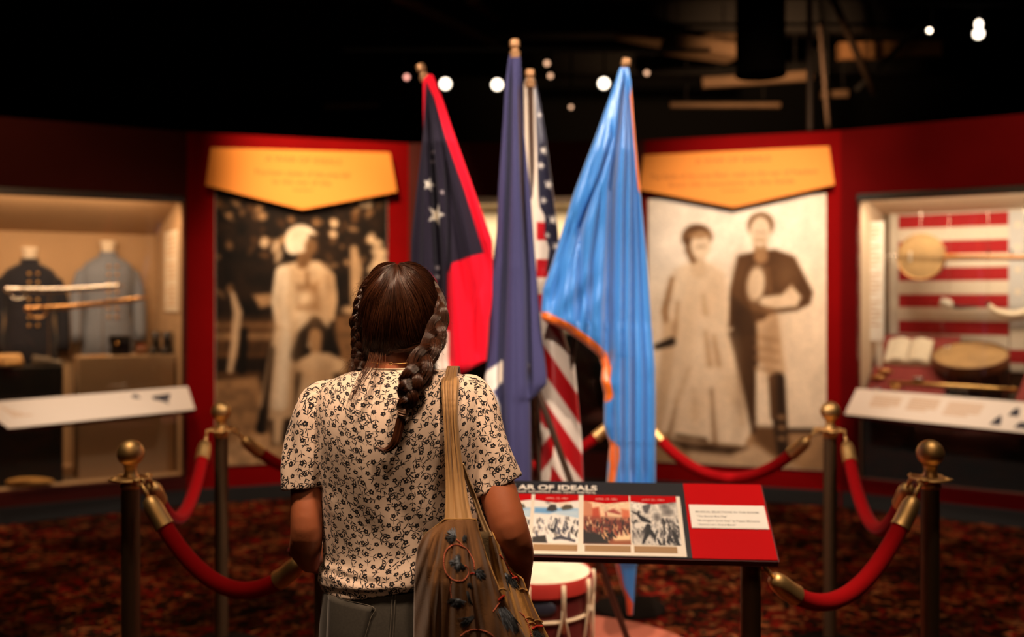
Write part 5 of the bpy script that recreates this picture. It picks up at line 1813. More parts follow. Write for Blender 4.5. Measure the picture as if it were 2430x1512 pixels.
def hand(mb, wrist, dirv, palmn, side, curl=.5):
    """wrist point, pointing direction, palm normal, side=+1/-1 where the thumb is"""
    d = Vector(dirv).normalized(); nrm = Vector(palmn); nrm = (nrm - d * nrm.dot(d)).normalized(); s = d.cross(nrm) * side
    w = Vector(wrist)
    mb.tube([w, w + d * .03, w + d * .06, w + d * .085], [.024, .030, .036, .034], 14, flat=1)
    mb.ell(w + d * .055, (.032, .032, .016), 14, 10, Matrix(((s.x, d.x, nrm.x), (s.y, d.y, nrm.y), (s.z, d.z, nrm.z))))
    for k, (off, L) in enumerate(((.028, .072), (.010, .080), (-.009, .075), (-.027, .058))):
        a = w + d * .082 + s * off
        p = [a - d * .02, a]
        ang = 0
        q = a
        for j, f in enumerate((.42, .32, .26)):
            ang += curl * (.45 + .25 * j)
            q = q + (d * math.cos(ang) + nrm * math.sin(ang)) * (L * f)
            p.append(q)
        seg_chain(mb, p, [.009, .0092, .0086, .008, .0068], 10)
    a = w + d * .025 + s * .024
    seg_chain(mb, [a, a + s * .022 + d * .022 + nrm * .006, a + s * .030 + d * .046 + nrm * .014, a + s * .030 + d * .064 + nrm * .02], [.0125, .0115, .010, .008], 10)


HC = Vector(P(948, 752, 2.125))           # head centre
# arm joints
LSH, LEL, LWR = P(738, 1000, 2.09), P(727, 1268, 2.03), P(735, 1335, 2.33)
RSH, REL, RWR = P(1125, 985, 2.09), P(1211, 1262, 2.01), P(1228, 1418, 2.22)
mb = MB()
m33 = Matrix.Rotation(math.radians(18), 3, 'X')
mb.ell(P(950, 1060, 2.10), (.145, .092, .15), 28, 18)
mb.ell(P(950, 1180, 2.08), (.135, .095, .17), 28, 18)
mb.ell(Vector((-.228, 2.09, .90)), (.155, .11, .15), 28, 18)
seg_chain(mb, [LSH + Vector((.03, .01, .0)), P(950, 935, 2.11), RSH + Vector((-.03, .01, .0))], [.030, .050, .030])
seg_chain(mb, [P(940, 930, 2.10), P(930, 880, 2.09), P(938, 800, 2.12), HC], [.075, .056, .052, .06])
mb.ell(HC + Vector((0, .005, .004)), (.069, .088, .096), 28, 18, Matrix.Rotation(math.radians(-14), 3, 'X'))
mb.ell(HC + Vector((0, .055, -.075)), (.048, .045, .045), 20, 12)        # jaw
mb.ell(HC + Vector((0, .09, -.095)), (.022, .02, .018), 16, 10)          # chin
seg_chain(mb, [HC + Vector((0, .088, .01)), HC + Vector((0, .112, -.035))], [.007, .013], 10)   # nose
mb.ell(HC + Vector((0, .096, -.062)), (.022, .010, .007), 14, 8)         # lips
for s in (-1, 1):
    mb.ell(HC + Vector((s * .071, .01, -.02)), (.008, .018, .030), 14, 10)                 # ears
    mb.ell(HC + Vector((s * .042, .070, -.025)), (.022, .02, .02), 14, 10)                 # cheeks
seg_chain(mb, [LSH, LSH.lerp(LEL, .5) + Vector((-.004, 0, 0)), LEL, LEL.lerp(LWR, .35) + Vector((-.004, 0, -.006)), LWR], [.030, .0325, .0325, .035, .024])
mb.ell(LSH.lerp(LEL, .7), (.0325, .034, .07), 20, 12)
seg_chain(mb, [RSH, RSH.lerp(REL, .5), REL, REL.lerp(RWR, .35) + Vector((.008, 0, 0)), RWR], [.032, .0395, .038, .036, .024])
hand(mb, LWR, (.25, .95, -.12), (0, -.1, -1), 1, .45)
hand(mb, RWR, (-.12, .45, -1), (-1, 0, .1), -1, .5)
for s in (-1, 1):
    x = -.228 + s * .082
    seg_chain(mb, [(x, 2.10, .84), (x + s * .008, 2.11, .47), (x + s * .012, 2.13, .10)], [.088, .055, .036])
    mb.ell((x + s * .012, 2.10, .055), (.034, .045, .04), 14, 10)
    seg_chain(mb, [(x + s * .012, 2.13, .05), (x + s * .03, 2.26, .04)], [.036, .030], 14)
remeshed(mb, 'body', SK, person, .0052, 4)
# eyes
for s in (-1, 1):
    MB().ell(HC + Vector((s * .03, .078, .0)), (.0115, .0115, .0115), 16, 10).build('eye', mat('eye_white', (.8, .77, .72), .2), person, smooth=True)
    seg = MB(); seg.tube([HC + Vector((s * .015, .094, .022)), HC + Vector((s * .032, .093, .028)), HC + Vector((s * .048, .080, .022))], .003, 6); seg.build('eyebrow', mat('brow_hair', (.04, .016, .008), .6), person, smooth=True)

# ---- blouse -----------------------------------------------------------------


def floral_image():
    N = 1024; S = 0.25
    p_ = np.ones((N, N, 3)) * np.array([234, 213, 194.])
    yy, xx = np.mgrid[0:N, 0:N].astype(np.float32)
    rib = (np.sin(xx * 2 * PI * 180 / N) * .5 + .5) ** 2
    p_ *= (1 - .05 * rib)[..., None]
    ink = np.array([22, 17, 22.])
    g = np.random.default_rng(11)
    k = N / S                                               # px per metre

    def stamp(cx, cy, R, fn):
        R = int(R); iy = (np.arange(-R, R + 1) + int(cy)) ; ix = (np.arange(-R, R + 1) + int(cx))
        Y, X = np.meshgrid(iy - cy, ix - cx, indexing='ij')
        a = np.clip(fn(X, Y), 0, 1)[..., None]
        iy %= N; ix %= N
        sub = p_[np.ix_(iy, ix)]
        return iy, ix, sub, a

    def put(cx, cy, R, fn, col=ink):
        iy, ix, sub, a = stamp(cx, cy, R, fn)
        p_[np.ix_(iy, ix)] = sub * (1 - a) + col * a

    def leaf(cx, cy, ang, L, W):
        def fn(X, Y):
            u = (X * math.cos(ang) + Y * math.sin(ang)) / L; v = -X * math.sin(ang) + Y * math.cos(ang)
            w = W * np.clip(1 - u * u, 0, 1) ** .8 * (1 + .25 * u)
            return (w - np.abs(v)) * 1.0 + .5 * (np.abs(u) < 1) - 2 * (np.abs(u) >= 1)
        put(cx, cy, L + 3, fn)

    def line(x0, y0, ang, L, bend, w):
        n = 14; pts = []
        x, y, a = x0, y0, ang
        for i in range(n + 1):
            pts.append((x, y)); x += math.cos(a) * L / n; y += math.sin(a) * L / n; a += bend / n
        for (x, y) in pts: put(x, y, w + 2, lambda X, Y: w - np.hypot(X, Y) + .5)
        return pts, a
    # flowers on a jittered toroidal scatter
    pts = []
    tries = 0
    while len(pts) < 80 and tries < 20000:
        tries += 1
        q = g.uniform(0, N, 2)
        if all(np.hypot(*(np.minimum(np.abs(q - o), N - np.abs(q - o)))) > 97 for o in pts): pts.append(q)
    for (x, y) in pts:
        a = g.uniform(0, 2 * PI)
        R = k * g.uniform(.0062, .0076)
        st, ae = line(x, y, a, k * .023, g.uniform(-1.3, 1.3), 2.0)
        ph = g.uniform(0, 6)
        put(x, y, R * 1.5, lambda X, Y: (R * (.95 + .13 * np.cos(5 * (np.arctan2(Y, X) + ph)) + .09 * np.sin(8 * np.arctan2(Y, X) + 2 * ph) + .07 * np.sin(13 * np.arctan2(Y, X) + ph)) - np.hypot(X, Y * 1.08)) + .5)
        put(x + R * .1, y, R, lambda X, Y: (R * .24 - np.hypot(X, Y)) + .5, np.array([215, 195, 170.]))
        m_ = st[8]
        for s in (-1, 1):
            b_ = a + s * g.uniform(.6, 1.0); Lf = k * g.uniform(.0055, .0075)
            leaf(m_[0] + math.cos(b_) * Lf, m_[1] + math.sin(b_) * Lf, b_, Lf, k * .00135)
        if g.random() < .6:
            e_ = st[-1]; Lf = k * .0062; leaf(e_[0] + math.cos(ae) * Lf, e_[1] + math.sin(ae) * Lf, ae, Lf, k * .00135)
    # leaf sprigs between
    spr = []
    tries = 0
    while len(spr) < 90 and tries < 20000:
        tries += 1
        q = g.uniform(0, N, 2)
        if all(np.hypot(*(np.minimum(np.abs(q - o), N - np.abs(q - o)))) > 50 for o in pts) and all(np.hypot(*(np.minimum(np.abs(q - o), N - np.abs(q - o)))) > 54 for o in spr):
            spr.append(q)
    for (x, y) in spr:
        a = g.uniform(0, 2 * PI)
        line(x, y, a, k * .008, .4, 1.5)
        for s in (-1.0, -.1, .9):
            b_ = a + PI + s; Lf = k * g.uniform(.0052, .0072)
            leaf(x + math.cos(b_) * Lf, y + math.sin(b_) * Lf, b_, Lf, k * .00135)
    im = bpy.data.images.new('floral_print', N, N)
    px = np.ones((N, N, 4), dtype=np.float32); px[..., :3] = np.clip(p_ / 255, 0, 1)
    im.pixels.foreach_set(px.ravel()); im.update(); im.pack()
    return im


FLOR = mat('floral_cotton', image=floral_image(), rough=.85, sheen=.15, bump=.03, bscale=900)
UVS = 0.19


def zrow(y, d=PD): return CH - (y - HY) * d / F


def xcol(x, d=PD): return (x - CX) * d / F


def garment(rows, name, m, parent, ncol=220, nrow=240, wrinkle=None, e=2.5, hemslant=None, neckflat=True):
    """rows: (py, left px, right px, centre depth, half depth)"""
    A = np.array(rows, dtype=float)
    t = np.linspace(0, 1, nrow)
    s = np.linspace(0, 1, len(A))
    R = np.stack([catmull(A, nrow)[:, k] for k in range(5)], 1)
    V = np.zeros((nrow, ncol, 3))
    th = np.linspace(0, 2 * PI, ncol, endpoint=False) - PI / 2      # starts at the middle of the back
    for i in range(nrow):
        py, xl, xr, cd, hd = R[i]
        cx, a = xcol((xl + xr) / 2), (xr - xl) / 2 * PD / F
        ct, st = np.cos(th), np.sin(th)
        X = cx + a * np.sign(ct) * np.abs(ct) ** (2 / e); Yd = cd + hd * np.sign(st) * np.abs(st) ** (2 / 2.15)
        z = zrow(py)
        Z = np.full_like(X, z)
        if hemslant is not None: Z = Z + hemslant(X, z, st)
        V[i] = np.stack([X, Yd, Z], 1)
    if wrinkle is not None:
        n_ = V - V.mean(axis=1, keepdims=True); n_[..., 2] = 0; n_ /= np.linalg.norm(n_, axis=2, keepdims=True) + 1e-9
        V = V + n_ * wrinkle(V)[..., None]
    # uv: arc length round, arc length down
    dU = np.linalg.norm(np.diff(np.concatenate([V, V[:, :1]], 1), axis=1), axis=2)
    U = np.concatenate([np.zeros((nrow, 1)), np.cumsum(dU, 1)[:, :-1]], 1)
    half = ncol // 2
    tot = dU.sum(1, keepdims=True)
    U = np.where(np.arange(ncol)[None] > half, U - tot, U)
    dV = np.linalg.norm(np.diff(V, axis=0), axis=2)
    W = np.concatenate([np.zeros((1, ncol)), np.cumsum(dV, 0)], 0)
    W = W - W[-1:] * 1.0
    mb = MB(); mb.add(V.reshape(-1, 3), grid_faces(nrow, ncol, True))
    return (V.reshape(-1, 3), grid_faces(nrow, ncol, True), np.stack([U, W], 2).reshape(-1, 2) / UVS, nrow, ncol), V


def wr_fn(V):
    X, Y, Z = V[..., 0], V[..., 1], V[..., 2]
    px = CX + X * F / PD; py = HY - (Z - CH) * F / PD
    h = np.zeros_like(X)
    def ridge(x0, y0, x1, y1, w, amp):
        dx, dy = x1 - x0, y1 - y0
        t = np.clip(((px - x0) * dx + (py - y0) * dy) / (dx * dx + dy * dy), 0, 1)
        d = np.hypot(px - x0 - t * dx, py - y0 - t * dy)
        return amp * np.exp(-(d / w) ** 2) * (np.sin(PI * np.clip(t, .06, .94)) ** .5)
    for r_ in ((752, 1352, 900, 1372, 7, .004), (760, 1332, 860, 1340, 6, .0035), (755, 1380, 980, 1362, 8, .004), (770, 1396, 930, 1396, 6, .003),
               (800, 1180, 810, 1330, 12, .004), (775, 1100, 800, 1200, 10, .004), (880, 1060, 900, 1300, 22, .003), (1040, 950, 1052, 1120, 10, .005),
               (1010, 1120, 990, 1330, 18, .004), (800, 960, 775, 1080, 12, .004), (1100, 960, 1112, 1120, 9, .005), (840, 930, 900, 1040, 18, .002),
               (960, 1180, 930, 1350, 16, .003), (770, 1310, 800, 1350, 7, .006)):
        h += ridge(*r_)
    h -= ridge(765, 1342, 930, 1358, 6, .003) + ridge(768, 1388, 960, 1378, 6, .003)
    h += .0012 * np.sin(X * 70 + 3 * np.sin(Z * 18)) * np.clip((1.3 - Z) * 4, 0, 1)
    return h * (Y < 2.13)


blouse_rows = [(1418, 764, 1150, 2.085, .118), (1404, 759, 1152, 2.085, .120), (1380, 752, 1152, 2.085, .120), (1358, 753, 1150, 2.085, .118), (1335, 764, 1152, 2.085, .114), (1300, 762, 1158, 2.085, .110),
               (1250, 757, 1162, 2.083, .109), (1200, 755, 1160, 2.080, .111), (1150, 757, 1146, 2.078, .115), (1100, 750, 1148, 2.076, .118), (1050, 745, 1152, 2.076, .121),
               (1000, 742, 1154, 2.078, .120), (960, 744, 1150, 2.082, .114), (930, 752, 1142, 2.088, .104), (910, 772, 1124, 2.093, .094), (896, 798, 1100, 2.097, .086), (886, 824, 1066, 2.098, .078), (879, 846, 1022, 2.098, .072), (875, 858, 1002, 2.098, .069)]


def slant(X, z, st):
    k = np.clip((CH - (1300 - HY) * PD / F - z) / .09, 0, 1)
    a = np.clip((X + .40) / .22, 0, 1)
    neck = np.clip((z - zrow(895)) / .02, 0, 1)
    return k * a * .040 - neck * (.010 * np.clip(st, 0, 1) * 2.5)


TORSO, BV = garment(blouse_rows, 'blouse', FLOR, person, wrinkle=wr_fn, hemslant=slant)
# neckline and hem edges: thin rolled seams
NK = BV[-1]; mb = MB(); mb.tube([Vector(p) for p in NK] + [Vector(NK[0])], .0022, 8, caps=False); mb.build('neckline_binding', mat('blouse_seam', (.72, .60, .46), .85), person, smooth=True)


def sleeve(name, pts, rs, cut, seam, sd):
    n = 110; nc = 72
    c = catmull(pts, n); r = np.interp(np.linspace(0, 1, n), np.linspace(0, 1, len(rs)), rs)
    V = np.zeros((n, nc, 3)); UVc = np.zeros((n, nc, 2))
    T = np.gradient(c, axis=0); T /= np.linalg.norm(T, axis=1)[:, None]
    ref = np.array([0, 1.0, 0]); L = 0
    g = np.random.default_rng(sd)
    for i in range(n):
        N_ = ref - T[i] * ref.dot(T[i]); N_ /= np.linalg.norm(N_); B = np.cross(T[i], N_)
        a = 2 * PI * np.arange(nc) / nc
        s_ = i / (n - 1)
        gather = .0035 * np.sin(a * 13 + sd) * math.exp(-((s_ - .22) / .16) ** 2) + .0025 * np.sin(a * 5 + sd + s_ * 5) * s_ + .0028 * np.sin(a * 3 + s_ * 9)
        rr = r[i] + gather
        if i: L += np.linalg.norm(c[i] - c[i - 1])
        ring_ = c[i] + np.outer(np.cos(a) * rr * .98, N_) + np.outer(np.sin(a) * rr, B)
        ring_[:, 2] += cut * s_ ** 3 * (ring_[:, 0] - c[i][0])
        V[i] = ring_
        UVc[i, :, 0] = a * r[n // 2] + sd * .37; UVc[i, :, 1] = L
    return (V.reshape(-1, 3), grid_faces(n, nc, True), UVc.reshape(-1, 2) / UVS, n, nc)


SL1 = sleeve('sleeve', [P(805, 938, 2.10), P(763, 952, 2.09), P(742, 987, 2.07), P(729, 1042, 2.06), P(722, 1100, 2.05), P(720, 1158, 2.045)], [.034, .040, .043, .043, .043, .043], .12, 0, 1)
SL2 = sleeve('sleeve', [P(1085, 935, 2.10), P(1112, 938, 2.09), P(1131, 978, 2.07), P(1147, 1038, 2.06), P(1164, 1100, 2.05), P(1180, 1156, 2.045)], [.036, .043, .046, .0475, .0485, .050], .18, 0, 2)

from mathutils.bvhtree import BVHTree
from mathutils.interpolate import poly_3d_calc

mb = MB()
for (v_, f_, uv_, nr_, nc_) in (TORSO, SL1, SL2):
    mb.add(v_, f_ + [tuple(range(nc_ - 1, -1, -1)), tuple((nr_ - 1) * nc_ + k for k in range(nc_))])
blouse = remeshed(mb, 'blouse', FLOR, person, .0036, 3)
bm_ = blouse.data
nv = len(bm_.vertices); co = np.zeros(nv * 3); bm_.vertices.foreach_get('co', co); co = co.reshape(-1, 3) + np.array(list(person.location))
trees = []
for (v_, f_, uv_, nr_, nc_) in (TORSO, SL1, SL2):
    trees.append((BVHTree.FromPolygons([tuple(p) for p in v_], f_), v_, f_, uv_))
UVV = np.zeros((3, nv, 2)); DST = np.full((3, nv), 9.0); WRAP = np.zeros((3, nv), bool)
for t_i, (tr_, v_, f_, uv_) in enumerate(trees):
    for i_ in range(nv):
        loc, nrm, fi, dist = tr_.find_nearest(Vector(co[i_]), .08)
        if fi is None: continue
        q_ = f_[fi]; w_ = poly_3d_calc([Vector(v_[k]) for k in q_], loc)
        us = uv_[list(q_)]
        if False and us[:, 0].max() - us[:, 0].min() > .5: WRAP[t_i, i_] = True
        UVV[t_i, i_] = (np.array(w_)[:, None] * us).sum(0); DST[t_i, i_] = dist
lay = bm_.uv_layers.new(name='UVMap')
LI = np.zeros(len(bm_.loops), dtype=np.int32); bm_.loops.foreach_get('vertex_index', LI)
UVL = np.zeros((len(LI), 2), dtype=np.float32)
for p_ in bm_.polygons:
    vi = LI[p_.loop_start:p_.loop_start + p_.loop_total]
    t_i = int(np.argmin(DST[:, vi].sum(1)))
    UVL[p_.loop_start:p_.loop_start + p_.loop_total] = UVV[t_i, vi]
lay.data.foreach_set('uv', UVL.ravel())

# ---- jeans ------------------------------------------------------------------
DENIM = mat('grey_denim', (.052, .048, .038), .85, var=.18, vscale=220, bump=.08, bscale=1400, sheen=.2)
mb = MB()
hips = [ring((-.228, 2.085, z), a, b, 0, 40, 2.6) for z, a, b in ((.935, .160, .108), (.90, .164, .112), (.86, .168, .118), (.82, .172, .122), (.78, .174, .122), (.73, .172, .118), (.68, .165, .108))]
loft(mb, hips)
for s in (-1, 1):
    x = -.228 + s * .084
    loft(mb, [ring((x + s * (.0 + .012 * t), 2.09 + .03 * t, .76 - .69 * t), .088 - .035 * t ** .7, .098 - .035 * t ** .7, 0, 32, 2.1) for t in np.linspace(0, 1, 16)])
jeans = remeshed(mb, 'jeans', DENIM, person, .007, 6)
SEAM = mat('denim_seam', (.11, .10, .08), .8)
jyb = 2.085 - .118


def jp(px, py):
    """point on the back of the jeans at that column and height"""
    z = CH - (py - HY) * 1.97 / F; x = (px - CX) * 1.97 / F
    k = min(1, abs(x + .228) / .172)
    b = float(np.interp(z, [.73, .82, .86, .935], [.119, .123, .119, .109]))
    return Vector((x, 2.085 - b * (1 - k ** 2.6) ** (1 / 2.6) - .001, z))


def seamline(name, pts, r=.0008, m=SEAM, par=person):
    c = catmull(pts, 24)
    MB().tube([jp(*p) for p in c], r, 6).build(name, m, par, smooth=True)


seamline('centre_seam', [(932, 1388), (930, 1440), (926, 1512), (920, 1580)], .0012)
seamline('centre_seam', [(939, 1388), (937, 1440), (933, 1512), (927, 1580)], .0008)
seamline('yoke_seam', [(768, 1428), (850, 1422), (930, 1402), (985, 1396)], .0008)
seamline('waistband_edge', [(932, 1398), (985, 1388), (1040, 1386)], .001)
# pocket: patch with its own thickness
pk = [(772, 1424), (883, 1440), (874, 1480), (852, 1560), (800, 1575), (768, 1545)]
mb = MB(); n_ = 10; vs = [];
for i in range(n_):
    for j in range(n_):
        u, v = i / (n_ - 1), j / (n_ - 1)
        ax, ay = pk[0][0] + (pk[1][0] - pk[0][0]) * u, pk[0][1] + (pk[1][1] - pk[0][1]) * u
        bx, by = pk[5][0] + (pk[3][0] - pk[5][0]) * u, pk[5][1] + (pk[3][1] - pk[5][1]) * u
        vs.append(list(jp(ax + (bx - ax) * v, ay + (by - ay) * v) - Vector((0, .0012, 0))))
mb.add(vs, grid_faces(n_, n_)); mb.build('back_pocket', DENIM, person, smooth=True, solid=.0022)
seamline('pocket_stitching', [(772, 1430), (878, 1446)], .0007)
seamline('pocket_stitching', [(772, 1424), (883, 1440), (879, 1470), (858, 1540)], .001)
seamline('pocket_stitching', [(875, 1446), (872, 1470), (851, 1540)], .0006)
# shoes
SHOE = mat('dark_shoe_leather', (.03, .022, .018), .5)
for s in (-1, 1):
    x = -.228 + s * .096
    MB().tube([Vector(p) for p in catmull([(x, 2.075, .05), (x + s * .002, 2.11, .055), (x + s * .01, 2.20, .045), (x + s * .022, 2.29, .034), (x + s * .025, 2.315, .03)], 20)],
              list(np.interp(np.linspace(0, 1, 20), [0, .15, .5, .8, 1], [.036, .046, .044, .040, .022])), 18, flat=1).build('shoe', SHOE, person, smooth=True)
    MB().lathe([(.048, 0.001), (.05, .012), (.046, .02)], (x + s * .012, 2.2, 0), 24).build('sole', LEATHER, person)

# ---- necklace ----------------------------------------------------------------
mb = MB()
npts = [P(*p) for p in ((868, 858, 2.045), (890, 861, 2.034), (912, 864, 2.026), (925, 864, 2.024), (960, 862, 2.03), (990, 858, 2.045))]
mb.tube([Vector(p) for p in catmull(npts, 40)], .0006, 6); mb.build('necklace', GOLD, person, smooth=True)
MB().torus(P(928, 863, 2.023), .0028, .0009, (0, 1, 0), 16, 6).build('clasp', GOLD, person, smooth=True)

# ---- hair ---------------------------------------------------------------------
HAIR = mat('brown_hair', (.062, .0195, .0072), .30, spec=.7, island=.8)
HAIRB = mat('hair_base', (.018, .0075, .004), .7)


def strands(paths, rads, mbx):
    """paths (n,k,3) numpy, rads (k,) or (n,k): thin three-sided fibres"""
    n, k, _ = paths.shape
    T = np.gradient(paths, axis=1); T /= np.linalg.norm(T, axis=2, keepdims=True) + 1e-9
    ref = np.array([0.31, 0.2, 0.93]); Nn = np.cross(T, ref); Nn /= np.linalg.norm(Nn, axis=2, keepdims=True) + 1e-9
    B = np.cross(T, Nn)
    rr = np.broadcast_to(np.asarray(rads), (n, k))[..., None]
    V = np.zeros((n, k, 3, 3))
    for j in range(3):
        a = 2 * PI * j / 3
        V[:, :, j] = paths + (Nn * math.cos(a) + B * math.sin(a)) * rr
    base = np.arange(n)[:, None, None] * (k * 3)
    i_ = np.arange(k - 1)[None, :, None] * 3; j_ = np.arange(3)[None, None, :]
    a = base + i_ + j_; b = base + i_ + (j_ + 1) % 3
    Fq = np.stack([a, b, b + 3, a + 3], -1).reshape(-1, 4)
    mbx.v.append(V.reshape(-1, 3)); mbx.f += [tuple(q) for q in (Fq + mbx.n).tolist()]
    mbx.n += n * k * 3


HR = np.array([.0845, .104, .114]); HCn = np.array(list(HC)) + np.array([0, .004, 0])
TILT = math.radians(24)          # crown leans back towards the viewer


def hs(theta, phi, off=0.0):
    """hair surface point: theta from the crown, phi round (0 = back)"""
    st, ct = np.sin(theta), np.cos(theta)
    x = st * np.sin(phi); y = -st * np.cos(phi); z = ct
    y2 = y * math.cos(TILT) - z * math.sin(TILT); z2 = y * math.sin(TILT) + z * math.cos(TILT)
    p = np.stack([x, y2, z2], -1)
    return HCn + p * (HR + np.asarray(off)[..., None])


# skull cap under the strands
mb = MB(); vs = []
for i in range(40):
    for j in range(60):
        th_, ph_ = .02 + i / 39 * 1.75, -2.35 + j / 59 * 4.7
        vs.append(list(hs(np.array(th_), np.array(ph_), np.array(-.006))))
mb.add(vs, grid_faces(40, 60)); mb.build('hair_underlayer', HAIRB, person, smooth=True, solid=.004)

BR = [P(*p) for p in ((1022, 668, 2.135), (1041, 702, 2.105), (1045, 737, 2.075), (1038, 778, 2.05), (1026, 815, 2.02), (1008, 852, 1.985), (988, 890, 1.955), (974, 922, 1.945), (966, 950, 1.942), (957, 976, 1.945))]
brc = catmull(BR, 200)
brw = np.interp(np.linspace(0, 1, 200), [0, .18, .30, .45, .63, .77, .89, 1], [.006, .012, .0155, .0215, .024, .0225, .018, .010])


def bundle_hair(mbx, n, phi0, th0, ends, kk=20, rad=.00030, jitter=.004, drift=0.0, g=RNG, offr=.010, th1=1.55, mids=None):
    """strands starting near the crown, running down the head and into the end point"""
    out = np.zeros((n, kk, 3))
    for i in range(n):
        ph = g.uniform(*phi0); a0 = g.uniform(*th0)
        e = np.array(list(ends(ph, g)))
        ks = int(kk * .66)
        t = np.linspace(0, 1, ks)
        dr = drift(ph) if callable(drift) else drift
        wav = .05 * math.sin(g.uniform(0, 6)) * np.sin(t * g.uniform(2, 6))
        off = offr * g.uniform(0, 1) ** 1.3 * np.ones(ks) + .0025 * np.sin(t * 5 + ph * 9)
        s_ = hs(a0 + (th1 - a0) * t, ph * (.35 + .6 * min(1, abs(ph) / 1.1) + (.65 - .6 * min(1, abs(ph) / 1.1)) * np.clip(t * 2.2, 0, 1)) + dr * t ** 2.2 + wav * t, off)
        last = s_[-1]; vel = (s_[-1] - s_[-2]) * (kk - ks)
        u = np.linspace(0, 1, kk - ks + 1)[1:, None]
        h00, h10, h01 = 2 * u ** 3 - 3 * u ** 2 + 1, u ** 3 - 2 * u ** 2 + u, -2 * u ** 3 + 3 * u ** 2
        tail = h00 * last + h10 * vel * 1.3 + h01 * e
        out[i] = np.vstack([s_, tail])
    rr = np.ones(kk) * rad; rr[0] *= .5; rr[-1] *= .4
    strands(out, rr, mbx)


def end_right(ph, g):
    k = g.uniform(.1, .52) ** 1.0
    i = int(k * 199); w = brw[i] * .8
    return brc[i] + g.normal(0, .35, 3) * np.array([w, w * .5, w])


def end_left(ph, g):
    b = P(856 + g.normal(0, 9), 884 + g.normal(0, 6), 2.10 + g.uniform(-.02, .04))
    return np.array(list(b)) + np.array([-.004, 0, .0]) * 1


mbh = MB()
bundle_hair(mbh, 4200, (-.10, 2.2), (.02, .5), end_right, drift=lambda p: .10 + .16 * math.exp(-abs(p - .8)), th1=1.62)
bundle_hair(mbh, 4200, (-2.2, .10), (.02, .5), end_left, drift=lambda p: -.08 - .12 * math.exp(-abs(p + .8)), th1=1.62)
hair = mbh.build('hair', HAIR, person, smooth=True)
# longer locks lying over the nape, gathered in clumps
mbl = MB()
for (ph0, ph1, n, ef) in ((.0, .35, 380, end_right), (.3, .9, 420, end_right), (-.4, -.0, 420, end_left), (-.9, -.4, 380, end_left)):
    for c_ in range(7):
        pc0 = RNG.uniform(ph0, ph1)
        seed = RNG.integers(1e6)
        st_ = np.random.default_rng(seed)
        e0 = np.array(list(ef(pc0, st_)))
        bundle_hair(mbl, n // 7, (pc0 - .045, pc0 + .045), (.1, .55), (lambda p, g, e0=e0: e0 + g.normal(0, .0035, 3)), drift=(lambda p: .14 if p > 0 else -.12), offr=.014, th1=1.6)
mbl.build('hair_locks', HAIR, person, smooth=True)


def braid(mbx, c, w, ncross, nst, rad=.00048, seed=1, depth=.55, fly=.012):
    g = np.random.default_rng(seed)
    K = len(c)
    T = np.gradient(c, axis=0); T /= np.linalg.norm(T, axis=1)[:, None]
    view = np.array([0, -1.0, 0])
    S = np.cross(T, view); S /= np.linalg.norm(S, axis=1)[:, None]
    D = np.cross(S, T)
    D = D * np.sign((D @ view))[:, None]
    s = np.linspace(0, 1, K)
    allp = []
    for b in range(3):
        ph = 2 * PI * b / 3
        om = 2 * PI * ncross
        x = np.sin(om * s + ph); z = np.sin(2 * (om * s + ph))
        wob = 1 + .18 * np.sin(s * g.uniform(9, 16) + g.uniform(0, 6))
        cen = c + S * (x * w * .60 * wob)[:, None] + D * (z * w * depth * .55 + .002)[:, None]
        Tt = np.gradient(cen, axis=0); Tt /= np.linalg.norm(Tt, axis=1)[:, None]
        N_ = np.cross(Tt, D); N_ /= np.linalg.norm(N_, axis=1)[:, None]
        M_ = np.cross(Tt, N_)
        for k in range(nst):
            rr = math.sqrt(g.uniform(0, 1)); a = g.uniform(0, 2 * PI); tw = g.uniform(-1, 1) * 1.2
            aa = a + tw * s
            p = cen + N_ * (rr * np.cos(aa) * w * .58 * wob)[:, None] + M_ * (rr * np.sin(aa) * w * .50)[:, None]
            if g.random() < .4: p = p + (np.sin(s * g.uniform(15, 50) + g.uniform(0, 6)) * g.uniform(0, .0028))[:, None] * S
            i0 = int(g.uniform(0, .06) * K)
            allp.append(p)
    allp = np.array(allp)[:, ::3]
    strands(allp, np.ones(allp.shape[1]) * rad, mbx)


mbb = MB(); braid(mbb, brc, brw, 2.7, 430, rad=.00024, seed=4)
braido = mbb.build('braid', HAIR, person, smooth=True)
# small braid along the left side of the head
BL = [P(*p) for p in ((866, 690, 2.09), (856, 712, 2.08), (850, 745, 2.075), (846, 780, 2.075), (846, 815, 2.075), (851, 850, 2.07), (862, 880, 2.06))]
blc = catmull(BL, 150); blw = np.interp(np.linspace(0, 1, 150), [0, .3, 1], [.008, .0125, .010])
mbb = MB(); braid(mbb, blc, blw, 2.8, 200, rad=.00022, seed=9); mbb.build('side_braid', HAIR, person, smooth=True)
mb = MB(); mb.tube([Vector(brc[-8]), Vector(brc[-1]) + Vector((-.001, 0, -.006)), P(953, 990, 1.945)], [.0125, .0105, .010], 16)
mb.build('hair_tie', mat('clear_elastic', (.20, .11, .07), .3), person, smooth=True)
for k in range(3):
    q = Vector(brc[-8]).lerp(P(953, 990, 1.945), .25 + .25 * k); MB().torus(q, .0112, .0011, (.25, 0, 1), 20, 6).build('elastic_ring', mat('elastic_ring', (.32, .2, .13), .35), person, smooth=True)
